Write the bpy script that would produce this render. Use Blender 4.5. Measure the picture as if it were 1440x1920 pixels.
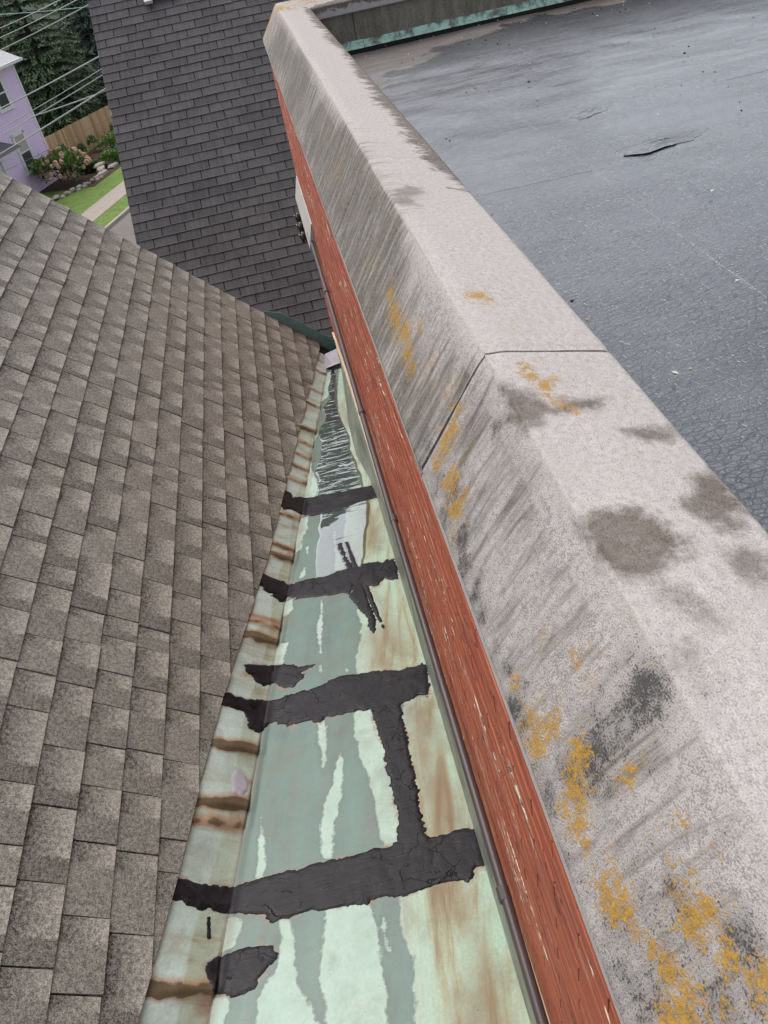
import bpy, bmesh, math, random
import numpy as np
from mathutils import Vector, Matrix
R = math.radians
scn = bpy.context.scene
for o in list(bpy.data.objects): bpy.data.objects.remove(o)
# ------------------------------------------------------------------ camera
cam = bpy.data.cameras.new('camera'); camo = bpy.data.objects.new('camera', cam)
scn.collection.objects.link(camo); scn.camera = camo
cam.sensor_fit = 'VERTICAL'; cam.sensor_height = 36.0; cam.lens = 27.04
cam.clip_start = 0.05; cam.clip_end = 2000
AX = Vector((0.97060716, -0.23897136, 0.0285384)); AY = Vector((-0.17451381, -0.617183, 0.76722231)); AZ = Vector((-0.16573074, -0.74965181, -0.64074604))
right = Vector((AX[0], AY[0], AZ[0])); down = Vector((AX[1], AY[1], AZ[1])); fwd = Vector((AX[2], AY[2], AZ[2]))
M = Matrix.Identity(4)
for i in range(3): M[i][0] = right[i]; M[i][1] = -down[i]; M[i][2] = -fwd[i]
camo.matrix_world = M
# ------------------------------------------------------------------ world, sun, exposure
wd = bpy.data.worlds.new('World'); scn.world = wd; wd.use_nodes = True
nt = wd.node_tree; nt.nodes.clear()
SUN_EL, SUN_AZ = R(58), R(334)     # azimuth clockwise from +Y
sky = nt.nodes.new('ShaderNodeTexSky'); sky.sky_type = 'NISHITA'; sky.sun_disc = False
sky.sun_elevation = SUN_EL; sky.sun_rotation = SUN_AZ; sky.air_density = 1.0; sky.dust_density = 4.0; sky.ozone_density = 1.0
hs = nt.nodes.new('ShaderNodeHueSaturation'); hs.inputs['Saturation'].default_value = 0.42
bg = nt.nodes.new('ShaderNodeBackground'); bg.inputs['Strength'].default_value = 0.15
wo = nt.nodes.new('ShaderNodeOutputWorld')
nt.links.new(sky.outputs[0], hs.inputs['Color']); nt.links.new(hs.outputs[0], bg.inputs[0]); nt.links.new(bg.outputs[0], wo.inputs[0])
sl = bpy.data.lights.new('sun', 'SUN'); sl.energy = 0.5; sl.angle = R(60); sl.color = (1.0, 0.98, 0.95)
so = bpy.data.objects.new('sun', sl); scn.collection.objects.link(so)
sd = Vector((math.sin(SUN_AZ)*math.cos(SUN_EL), math.cos(SUN_AZ)*math.cos(SUN_EL), math.sin(SUN_EL)))
so.rotation_euler = sd.to_track_quat('Z', 'Y').to_euler()
scn.view_settings.view_transform = 'Standard'; scn.view_settings.look = 'None'
scn.view_settings.gamma = 1.0; scn.view_settings.use_curve_mapping = False
scn.view_settings.exposure = 0.52
scn.render.resolution_x = 768; scn.render.resolution_y = 1024
scn.cycles.max_bounces = 5; scn.cycles.diffuse_bounces = 2; scn.cycles.glossy_bounces = 2; scn.cycles.transmission_bounces = 2; scn.cycles.transparent_max_bounces = 6
random.seed(7); rng = np.random.default_rng(7)
col = scn.collection
# ------------------------------------------------------------------ traced stains and patches, in surface metres
TAR={"T1":[[3.831,-0.181],[3.87,-0.145],[3.872,-0.109],[3.832,-0.08],[3.871,-0.024],[3.864,0.055],[3.86,0.153],[3.85,0.24],[3.841,0.327],[3.826,0.446],[3.77,0.458],[3.712,0.475],[3.663,0.475],[3.66,0.418],[3.649,0.355],[3.624,0.263],[3.629,0.169],[3.642,0.074],[3.666,0.02],[3.684,-0.026],[3.692,-0.086],[3.655,-0.127],[3.71,-0.158],[3.752,-0.181]],"T2":[[2.978,-0.22],[2.985,-0.172],[3.008,-0.151],[3.0,-0.107],[2.994,-0.073],[3.003,-0.031],[2.982,-0.011],[2.99,0.012],[2.994,0.05],[3.007,0.095],[2.997,0.15],[2.994,0.204],[3.007,0.25],[3.014,0.296],[3.001,0.374],[3.017,0.413],[3.017,0.459],[3.014,0.483],[2.989,0.514],[2.998,0.537],[2.994,0.58],[2.951,0.591],[2.887,0.598],[2.817,0.594],[2.821,0.567],[2.842,0.53],[2.822,0.504],[2.795,0.5],[2.812,0.441],[2.818,0.396],[2.815,0.359],[2.794,0.337],[2.806,0.292],[2.818,0.232],[2.832,0.164],[2.853,0.065],[2.879,0.009],[2.87,-0.0],[2.841,-0.026],[2.858,-0.086],[2.882,-0.073],[2.882,-0.131],[2.916,-0.144],[2.913,-0.209]],"T2a":[[3.266,0.242],[3.261,0.271],[3.023,0.35],[2.83,0.41],[2.703,0.443],[2.519,0.482],[2.458,0.482],[2.446,0.475],[2.467,0.459],[2.523,0.444],[2.565,0.439],[2.632,0.402],[2.695,0.378],[2.757,0.346],[2.816,0.355],[3.014,0.312]],"T2b":[[3.266,0.291],[3.261,0.314],[2.997,0.384],[2.793,0.445],[2.575,0.497],[2.507,0.515],[2.507,0.503],[2.594,0.474],[2.703,0.443],[2.818,0.411],[2.998,0.351],[3.098,0.323]],"T2c":[[2.492,0.512],[2.483,0.524],[2.462,0.528],[2.456,0.521],[2.474,0.511]],"T3":[[2.152,-0.224],[2.151,-0.154],[2.149,-0.099],[2.166,-0.023],[2.171,0.051],[2.181,0.102],[2.178,0.175],[2.192,0.236],[2.209,0.309],[2.202,0.372],[2.191,0.446],[2.184,0.509],[2.155,0.592],[2.169,0.634],[2.159,0.666],[2.169,0.697],[2.141,0.717],[2.084,0.72],[2.028,0.727],[1.966,0.714],[1.984,0.68],[1.962,0.63],[1.953,0.6],[1.864,0.608],[1.764,0.625],[1.673,0.632],[1.584,0.648],[1.521,0.654],[1.442,0.66],[1.374,0.674],[1.294,0.691],[1.317,0.574],[1.399,0.583],[1.507,0.567],[1.592,0.55],[1.682,0.532],[1.774,0.522],[1.864,0.492],[1.942,0.477],[1.979,0.481],[1.982,0.411],[1.979,0.342],[1.989,0.272],[1.97,0.254],[1.996,0.192],[1.99,0.153],[2.016,0.071],[2.042,0.047],[2.016,0.011],[1.996,-0.017],[2.0,-0.067],[2.069,-0.084],[2.084,-0.12],[2.084,-0.21]],"T3b":[[2.341,-0.144],[2.371,-0.091],[2.377,-0.032],[2.383,0.046],[2.344,0.116],[2.331,0.198],[2.302,0.142],[2.261,0.156],[2.242,0.127],[2.214,0.109],[2.224,0.065],[2.272,0.017],[2.257,-0.037],[2.273,-0.075],[2.311,-0.127]],"T4":[[1.318,-0.226],[1.325,-0.174],[1.316,-0.122],[1.319,-0.064],[1.323,0.004],[1.329,0.076],[1.332,0.141],[1.327,0.223],[1.326,0.304],[1.326,0.386],[1.329,0.467],[1.328,0.549],[1.337,0.582],[1.31,0.696],[1.311,0.77],[1.319,0.811],[1.31,0.852],[1.277,0.861],[1.207,0.869],[1.167,0.868],[1.166,0.841],[1.133,0.83],[1.127,0.81],[1.143,0.75],[1.143,0.688],[1.144,0.626],[1.141,0.564],[1.149,0.518],[1.146,0.472],[1.148,0.433],[1.158,0.363],[1.163,0.286],[1.164,0.209],[1.17,0.147],[1.198,0.119],[1.221,0.03],[1.239,-0.047],[1.236,-0.104],[1.254,-0.149],[1.256,-0.225]],"T5":[[1.055,-0.047],[1.085,-0.014],[1.098,0.021],[1.101,0.081],[1.097,0.126],[1.084,0.166],[1.057,0.188],[1.033,0.173],[1.013,0.146],[0.984,0.129],[0.962,0.111],[0.959,0.068],[0.977,0.022],[0.997,-0.022],[1.025,-0.044]],"T6":[[1.209,-0.076],[1.21,-0.069],[1.145,-0.054],[1.144,-0.062]],"T7":[[2.01,-0.109],[2.012,-0.1],[1.949,-0.086],[1.949,-0.095]],"T8":[[1.436,-0.128],[1.437,-0.122],[1.367,-0.104],[1.366,-0.111]]}
DRY=[[[1.981,0.238],[1.983,0.272],[1.905,0.288],[1.776,0.292],[1.697,0.286],[1.739,0.272],[1.805,0.271],[1.857,0.253],[1.931,0.242]],[[1.787,0.348],[1.756,0.359],[1.605,0.367],[1.529,0.358],[1.467,0.34],[1.333,0.344],[1.344,0.303],[1.473,0.288],[1.565,0.299],[1.638,0.325],[1.679,0.326],[1.752,0.336]],[[1.981,0.396],[1.988,0.471],[1.858,0.512],[1.754,0.55],[1.629,0.568],[1.512,0.584],[1.404,0.6],[1.309,0.59],[1.33,0.529],[1.411,0.507],[1.53,0.488],[1.661,0.459],[1.735,0.429],[1.817,0.417],[1.847,0.397]],[[1.576,0.056],[1.465,0.085],[1.38,0.105],[1.322,0.101],[1.33,0.072],[1.453,0.061]],[[1.17,0.332],[1.151,0.479],[1.055,0.508],[0.955,0.52],[0.873,0.538],[0.728,0.548],[0.771,0.361],[0.868,0.35],[0.949,0.326],[1.029,0.331],[1.099,0.333]],[[1.177,0.173],[1.154,0.218],[1.072,0.242],[1.015,0.248],[0.959,0.261],[0.899,0.295],[0.849,0.328],[0.774,0.347],[0.818,0.154],[0.943,0.139],[0.982,0.165],[1.016,0.19],[1.062,0.195]],[[1.1,0.518],[1.084,0.537],[1.034,0.538],[0.975,0.549],[0.985,0.538],[1.044,0.523]],[[1.213,-0.037],[1.219,0.022],[1.202,0.045],[1.155,0.053],[1.122,0.04],[1.107,0.012],[1.095,-0.016]],[[0.975,-0.006],[0.97,0.038],[0.95,0.056],[0.907,0.05],[0.843,0.041],[0.853,-0.002]],[[2.806,0.188],[2.76,0.205],[2.606,0.215],[2.485,0.217],[2.395,0.227],[2.388,0.22],[2.471,0.201],[2.586,0.184],[2.656,0.193]],[[2.323,0.219],[2.315,0.232],[2.265,0.234],[2.259,0.225],[2.284,0.216]],[[2.261,0.348],[2.239,0.363],[2.215,0.367],[2.225,0.35]],[[3.419,0.216],[3.412,0.232],[3.296,0.236],[3.085,0.292],[3.011,0.32],[3.018,0.253],[3.214,0.234]],[[2.825,-0.048],[2.859,0.034],[2.774,0.05],[2.731,0.019],[2.729,-0.018]],[[2.517,-0.035],[2.533,0.053],[2.448,0.046],[2.385,0.04],[2.392,-0.016]],[[3.327,0.061],[3.328,0.077],[3.25,0.082],[3.228,0.07]],[[3.131,0.068],[3.105,0.084],[3.031,0.081],[3.019,0.047],[3.064,0.058]],[[4.849,0.109],[4.867,0.127],[4.628,0.167],[4.532,0.176],[4.531,0.154],[4.675,0.127]],[[3.492,0.209],[3.387,0.23],[3.303,0.231],[3.128,0.265],[3.01,0.295],[3.014,0.249],[3.17,0.239],[3.341,0.219]],[[5.819,-0.115],[5.972,0.035],[5.694,0.068],[5.434,0.043],[5.263,-0.03],[4.96,-0.031],[4.761,0.015],[4.551,-0.005],[4.264,0.009],[4.032,0.074],[3.865,0.077],[3.864,-0.047],[4.235,-0.039],[4.896,-0.039],[5.35,-0.038]],[[3.605,-0.063],[3.647,0.043],[3.514,0.055],[3.419,0.034],[3.302,0.036],[3.251,0.003],[3.381,-0.029]],[[6.276,0.083],[5.971,0.101],[5.39,0.121],[5.09,0.151],[4.776,0.202],[4.325,0.274],[4.071,0.311],[3.852,0.368],[3.66,0.26],[3.524,0.284],[3.451,0.281],[3.298,0.279],[3.135,0.324],[2.882,0.364],[2.638,0.387],[2.527,0.41],[2.407,0.411],[2.31,0.391],[2.202,0.393],[2.067,0.455],[1.95,0.609],[1.743,0.581],[1.501,0.579],[1.349,0.606],[1.125,0.58],[1.014,0.585],[0.937,0.621],[0.853,0.621],[0.667,0.622],[0.571,1.052],[2.489,0.734],[6.188,0.221]]]
BROWN=[[[1.948,0.615],[1.94,0.718],[1.719,0.772],[1.664,0.805],[1.656,0.777],[1.713,0.716],[1.573,0.754],[1.406,0.819],[1.319,0.836],[1.305,0.729],[1.387,0.692],[1.519,0.663],[1.67,0.641]],[[1.12,0.748],[1.082,0.775],[0.984,0.819],[0.905,0.832],[0.842,0.881],[0.656,0.869],[0.692,0.711],[0.815,0.781],[0.875,0.822],[0.982,0.797]],[[2.482,0.439],[2.425,0.507],[2.286,0.551],[2.166,0.603],[2.191,0.467]],[[2.774,0.464],[2.665,0.516],[2.501,0.559],[2.344,0.612],[2.224,0.662],[2.225,0.584],[2.284,0.518],[2.448,0.483],[2.537,0.517]],[[3.306,0.413],[3.246,0.488],[3.106,0.498],[3.152,0.449]],[[3.604,0.352],[3.559,0.41],[3.395,0.454],[3.183,0.515],[3.131,0.487],[3.253,0.427],[3.408,0.384]],[[5.203,0.166],[5.031,0.254],[4.723,0.293],[4.828,0.2]]]
WETD=[[[5.923,0.053],[5.909,0.076],[5.563,0.112],[5.222,0.132],[4.905,0.163],[4.966,0.05],[5.193,0.073],[5.513,0.079]]]
SILVER=[[1.743,-0.096],[1.788,-0.085],[1.766,-0.04],[1.707,-0.022],[1.667,-0.042],[1.685,-0.079]]
RIDGE=[5.884,5.482,5.205,4.76,4.551,4.361,4.2,4.032,3.605,3.278,3.184,2.626,2.523,1.883,1.624,1.55,0.986]
LICH=[[1.919,-0.165,0.0169,1],[1.84,-0.18,0.0213,1],[1.778,-0.181,0.0239,1],[1.696,-0.171,0.0245,1],[1.628,-0.188,0.0209,1],[1.565,-0.197,0.0159,1],[1.632,-0.118,0.0133,0.8],[1.489,-0.141,0.0304,0.45],[1.414,-0.153,0.0187,0.4],[1.339,-0.11,0.0178,0.7],[1.344,-0.139,0.0154,0.5],[1.268,-0.132,0.0197,0.9],[1.249,-0.158,0.0245,0.9],[1.242,-0.193,0.0271,1],[1.239,-0.231,0.0199,0.9],[1.15,-0.219,0.0261,1],[1.083,-0.233,0.0276,1],[1.043,-0.266,0.0159,0.6],[1.149,-0.142,0.0162,0.4],[0.609,-0.125,0.0238,0.55],[0.607,-0.1,0.0151,0.5],[0.697,-0.164,0.0182,0.45],[0.699,-0.133,0.0108,0.4],[0.686,-0.257,0.0132,0.7],[0.66,-0.262,0.0112,0.6],[0.591,-0.256,0.0307,0.95],[0.604,-0.292,0.0167,0.9],[0.586,-0.208,0.0193,0.8],[0.518,-0.194,0.0203,1],[0.497,-0.203,0.0151,0.8],[0.483,-0.228,0.0237,1],[0.451,-0.241,0.0185,0.9],[0.482,-0.258,0.0155,0.9],[0.43,-0.243,0.0117,0.8],[0.449,-0.142,0.0143,0.7],[0.452,-0.124,0.0094,0.8],[0.451,-0.103,0.0078,0.7],[0.357,-0.232,0.0243,1],[0.374,-0.236,0.0131,0.9],[0.34,-0.223,0.0144,1],[0.292,-0.134,0.0267,1],[0.3,-0.118,0.0147,1],[0.275,-0.126,0.0132,0.9],[0.314,-0.221,0.0111,0.8],[0.29,-0.205,0.0109,1],[0.27,-0.201,0.0154,1],[0.254,-0.195,0.0122,0.8],[0.239,-0.118,0.013,1],[0.248,-0.127,0.0102,0.7],[0.227,-0.194,0.0273,1],[0.227,-0.225,0.017,1],[0.211,-0.095,0.0169,1],[0.21,-0.149,0.0132,0.7],[0.371,-0.091,0.0089,0.8],[0.373,-0.126,0.0122,0.35],[0.372,-0.108,0.009,0.5],[0.368,-0.15,0.0139,0.35],[3.031,-0.144,0.0353,0.4],[2.244,-0.182,0.0271,0.35],[2.152,-0.179,0.0261,0.35],[1.981,-0.141,0.0173,0.3],[7.509,-0.115,0.0603,0.9],[7.538,-0.191,0.0545,0.8],[7.624,-0.26,0.049,0.6]]
LICHT=[[1.535,0.055,0.0233,1],[1.548,0.034,0.0133,0.8],[1.521,0.075,0.015,0.9],[1.392,0.066,0.0142,0.45],[1.413,0.09,0.0117,0.5],[1.226,0.055,0.0099,0.9],[1.205,0.055,0.0119,1],[1.178,0.062,0.017,1],[1.152,0.073,0.0186,1],[1.164,0.098,0.0142,0.8],[1.12,0.071,0.0142,1],[1.095,0.077,0.0139,1],[1.077,0.085,0.0137,0.9],[1.059,0.098,0.0096,0.8],[1.274,0.073,0.0133,0.35],[1.256,0.099,0.0149,0.3],[0.432,0.061,0.0055,0.5],[0.41,0.013,0.005,0.6],[0.416,0.007,0.0043,0.5],[7.03,0.015,0.0497,1],[7.041,0.077,0.0408,0.9],[7.052,0.139,0.0378,0.7]]
MOLD=[[0.519,-0.047,0.0296,1],[0.503,-0.032,0.0123,0.9],[0.512,-0.074,0.0267,0.9],[0.516,-0.099,0.024,0.7],[0.506,-0.16,0.028,0.9],[0.496,-0.191,0.03,0.85],[0.514,-0.23,0.0258,0.7],[0.552,-0.274,0.0215,0.6],[0.504,-0.125,0.0274,0.7],[0.552,-0.103,0.0326,0.35],[0.653,-0.277,0.0207,0.9],[0.622,-0.273,0.0185,0.8],[0.72,-0.261,0.0154,0.7],[0.768,-0.266,0.0138,0.6],[0.659,-0.242,0.0167,0.5],[0.505,-0.276,0.0211,0.7],[0.246,-0.096,0.0213,0.95],[0.235,-0.097,0.0184,0.8],[0.303,-0.24,0.0559,0.45],[0.255,-0.227,0.0781,0.5],[0.225,-0.162,0.0518,0.5],[0.317,-0.199,0.0312,0.5],[0.397,-0.261,0.0217,0.4],[0.309,-0.147,0.0226,0.6],[0.436,-0.283,0.0224,0.4],[0.194,-0.117,0.0427,0.5],[1.111,-0.229,0.0396,0.7],[1.107,-0.265,0.0353,0.7],[1.015,-0.255,0.0268,0.9],[0.959,-0.269,0.0218,0.8],[0.9,-0.253,0.0168,0.7],[1.104,-0.064,0.0199,0.6],[1.092,-0.032,0.0152,0.5],[0.939,-0.039,0.0259,0.3],[0.954,-0.072,0.0244,0.35],[1.196,-0.254,0.0368,0.5],[1.315,-0.243,0.0337,0.5],[0.554,-0.031,0.0158,0.5],[0.882,-0.273,0.0168,0.9],[0.84,-0.268,0.0144,0.8],[0.567,-0.044,0.0112,0.7]]
GRIME=[[3.085,-0.098,0.09548000000000001,0.9],[2.765,-0.088,0.10153,1],[2.496,-0.08,0.10175000000000001,1],[2.266,-0.072,0.08481000000000001,1],[2.11,-0.066,0.05181000000000001,1],[2.257,-0.136,0.09350000000000001,0.9],[2.495,-0.168,0.09306,0.8],[2.039,-0.134,0.058410000000000004,0.8],[2.159,-0.216,0.08261,0.8],[1.995,-0.245,0.07766,0.7],[1.822,-0.195,0.07161000000000001,0.5],[3.642,-0.15,0.09867000000000001,0.6],[3.096,-0.204,0.08503,0.6],[4.898,-0.095,0.10472000000000002,0.7],[5.495,-0.131,0.10736000000000001,0.6],[4.835,-0.197,0.10362000000000002,0.6],[6.086,-0.155,0.10791000000000002,0.6],[3.861,-0.083,0.06248000000000001,0.35],[1.557,-0.237,0.06402000000000001,0.6],[1.425,-0.188,0.05951000000000001,0.5],[1.423,-0.272,0.06061000000000001,0.6],[1.403,-0.12,0.04345,0.4],[1.315,-0.071,0.03289,0.4],[1.214,-0.061,0.038720000000000004,0.5],[1.189,-0.119,0.0517,0.5],[1.021,-0.076,0.05808000000000001,0.45],[0.972,-0.143,0.0693,0.4],[0.953,-0.212,0.05852,0.4],[0.87,-0.116,0.06479,0.3],[0.743,-0.089,0.05951000000000001,0.25],[0.708,-0.187,0.06105000000000001,0.3],[0.805,-0.208,0.043230000000000005,0.35],[0.64,-0.09,0.056100000000000004,0.2],[0.412,-0.192,0.07084,0.25],[0.417,-0.083,0.08294,0.22],[0.351,-0.087,0.08074000000000002,0.2]]
DAMP=[[[[1.18,-0.012],[1.158,0.012],[1.138,0.038],[1.107,0.051],[1.084,0.067],[1.099,0.096],[1.098,0.133],[1.105,0.177],[1.075,0.16],[1.058,0.121],[1.059,0.073],[1.042,0.032],[1.026,0.004],[1.028,-0.021],[1.071,-0.031],[1.13,-0.027]],1],[[[0.998,0.15],[1.003,0.18],[1.006,0.217],[0.998,0.249],[0.967,0.259],[0.949,0.217],[0.957,0.186],[0.977,0.16]],0.9],[[[0.882,0.254],[0.873,0.26],[0.838,0.263],[0.789,0.26],[0.764,0.252],[0.76,0.232],[0.735,0.231],[0.715,0.209],[0.724,0.186],[0.743,0.184],[0.764,0.168],[0.785,0.155],[0.816,0.166],[0.823,0.192],[0.853,0.201]],1],[[[0.801,-0.001],[0.811,0.03],[0.809,0.067],[0.797,0.098],[0.768,0.109],[0.748,0.119],[0.724,0.12],[0.718,0.133],[0.688,0.111],[0.681,0.085],[0.658,0.061],[0.655,0.041],[0.665,0.018],[0.674,0.007],[0.696,-0.004],[0.723,-0.016],[0.758,-0.014]],1],[[[0.646,0.046],[0.635,0.083],[0.606,0.098],[0.589,0.118],[0.562,0.088],[0.571,0.067],[0.595,0.047],[0.619,0.038]],0.62],[[[0.685,0.154],[0.688,0.176],[0.695,0.2],[0.685,0.217],[0.666,0.235],[0.61,0.199],[0.624,0.167],[0.65,0.163]],0.8],[[[0.551,0.011],[0.559,0.043],[0.538,0.049],[0.511,0.045],[0.481,0.024],[0.501,0.013],[0.531,0.009]],0.5],[[[2.294,0.002],[2.366,0.066],[2.351,0.108],[2.299,0.109],[2.252,0.062],[2.157,0.065],[2.18,0.022],[2.217,-0.001]],0.7]]
WIRES=[[[-7.397,30.031,-2.103],[-4.302,24.586,-1.42]],[[-7.505,29.987,-2.341],[-3.9,24.648,-1.5]],[[-7.378,29.996,-2.604],[-3.81,24.651,-1.682]],[[-7.242,30.09,-1.764],[-3.814,24.649,-1.693]],[[-8.313,29.574,-4.157],[-3.952,24.525,-2.81]],[[-8.547,29.426,-4.694],[-4.007,24.482,-3.097]],[[-8.627,29.373,-4.88],[-3.999,24.466,-3.225]],[[-8.59,29.398,-4.794],[-4.041,24.413,-3.559]],[[-8.837,29.224,-5.37],[-4.05,24.414,-3.545]],[[-9.06,29.055,-5.895],[-4.112,24.298,-4.207]]]

# ------------------------------------------------------------------ helpers
def tag(o, label=None, cat=None, group=None, kind=None):
    if label: o['label'] = label
    if cat: o['category'] = cat
    if group: o['group'] = group
    if kind: o['kind'] = kind
    return o
def empty(name, loc, label=None, cat=None, group=None, kind=None, rz=0):
    o = bpy.data.objects.new(name, None); col.objects.link(o); o.location = loc; o.rotation_euler[2] = rz
    o.empty_display_size = 0.1
    return tag(o, label, cat, group, kind)
def mesh(name, verts, faces, m, attrs=None, uv=None, smooth=False):
    me = bpy.data.meshes.new(name); me.from_pydata([tuple(map(float, v)) for v in verts], [], [tuple(int(i) for i in f) for f in faces])
    if attrs:
        for k, v in attrs.items():
            a = me.attributes.new(k, 'FLOAT', 'POINT'); a.data.foreach_set('value', np.asarray(v, dtype=np.float32))
    if uv is not None:
        l = me.uv_layers.new(name='surf'); idx = np.empty(len(me.loops), dtype=np.int32); me.loops.foreach_get('vertex_index', idx)
        l.data.foreach_set('uv', np.asarray(uv, dtype=np.float32)[idx].ravel())
    if m: me.materials.append(m)
    if smooth: me.polygons.foreach_set('use_smooth', np.ones(len(me.polygons), dtype=bool))
    me.update(); return me
def link(name, me, parent=None, loc=None, world_mesh=True):
    o = bpy.data.objects.new(name, me); col.objects.link(o)
    if parent:
        o.parent = parent
        if world_mesh: o.location = -parent_loc(parent)
    if loc is not None: o.location = loc
    return o
def parent_loc(p):
    v = Vector(p.location)
    while p.parent: p = p.parent; v = v + Vector(p.location)
    return v
def obj(name, verts, faces, m, parent=None, **k): return link(name, mesh(name, verts, faces, m, **k), parent)
class MB:
    def __init__(s): s.v = []; s.f = []; s.a = {}
    def add(s, v, f, **a):
        n = len(s.v); s.v += [tuple(x) for x in v]; s.f += [tuple(i+n for i in q) for q in f]
        for k, x in a.items(): s.a.setdefault(k, []).extend([x]*len(v) if np.isscalar(x) else list(x))
        return s
    def box(s, a, b, **k):
        x0,y0,z0 = a; x1,y1,z1 = b
        return s.add([(x0,y0,z0),(x1,y0,z0),(x1,y1,z0),(x0,y1,z0),(x0,y0,z1),(x1,y0,z1),(x1,y1,z1),(x0,y1,z1)], BOXF, **k)
    def tube(s, pts, r, n=10, cap=True):
        pts = [Vector(p) for p in pts]; rs = r if hasattr(r, '__len__') else [r]*len(pts); base = len(s.v); vs = []; fs = []
        for i, p in enumerate(pts):
            t = (pts[min(i+1, len(pts)-1)]-pts[max(i-1, 0)]).normalized()
            a = t.orthogonal().normalized() if abs(t.z) > .95 else t.cross(Vector((0,0,1))).normalized(); b = t.cross(a)
            for k in range(n): q = p+(a*math.cos(2*math.pi*k/n)+b*math.sin(2*math.pi*k/n))*rs[i]; vs.append(q)
        for i in range(len(pts)-1):
            for k in range(n): fs.append((i*n+k, i*n+(k+1)%n, (i+1)*n+(k+1)%n, (i+1)*n+k))
        if cap: fs.append(tuple(range(n))[::-1]); fs.append(tuple((len(pts)-1)*n+k for k in range(n)))
        return s.add(vs, fs)
    def build(s, name, m, parent=None, smooth=False): return obj(name, s.v, s.f, m, parent, attrs=s.a or None, smooth=smooth)
BOXF = [(0,3,2,1),(4,5,6,7),(0,1,5,4),(1,2,6,5),(2,3,7,6),(3,0,4,7)]
def grid_faces(ny, nx):
    i = np.arange((ny-1)*(nx-1)); r, c = i//(nx-1), i % (nx-1); a = r*nx+c
    return np.stack([a, a+1, a+nx+1, a+nx], 1)
def sdf(poly, X, Y):
    P = np.asarray(poly, float); d = np.full(X.shape, 1e9); ins = np.zeros(X.shape, bool); n = len(P)
    for i in range(n):
        a = P[i]; b = P[(i+1) % n]; e = b-a; wx = X-a[0]; wy = Y-a[1]
        t = np.clip((wx*e[0]+wy*e[1])/(e@e+1e-12), 0, 1)
        d = np.minimum(d, (wx-e[0]*t)**2+(wy-e[1]*t)**2)
        c = (a[1] > Y) != (b[1] > Y)
        with np.errstate(divide='ignore', invalid='ignore'): xi = a[0]+(Y-a[1])*e[0]/(e[1] if abs(e[1]) > 1e-12 else 1e-12)
        ins ^= c & (X < xi)
    d = np.sqrt(d); return np.where(ins, d, -d)
_T = {}
def vn(X, Y, seed=0):
    if seed not in _T: _T[seed] = np.random.default_rng(seed+100).random((256, 256))
    T = _T[seed]; xi = np.floor(X).astype(int); yi = np.floor(Y).astype(int); fx = X-xi; fy = Y-yi
    fx = fx*fx*(3-2*fx); fy = fy*fy*(3-2*fy); g = lambda a, b: T[a & 255, b & 255]
    return (g(xi, yi)*(1-fx)+g(xi+1, yi)*fx)*(1-fy)+(g(xi, yi+1)*(1-fx)+g(xi+1, yi+1)*fx)*fy
def fbm(X, Y, seed=0, o=3): return sum(vn(X*2**k, Y*2**k, seed+k)*.5**k for k in range(o))/sum(.5**k for k in range(o))
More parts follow.
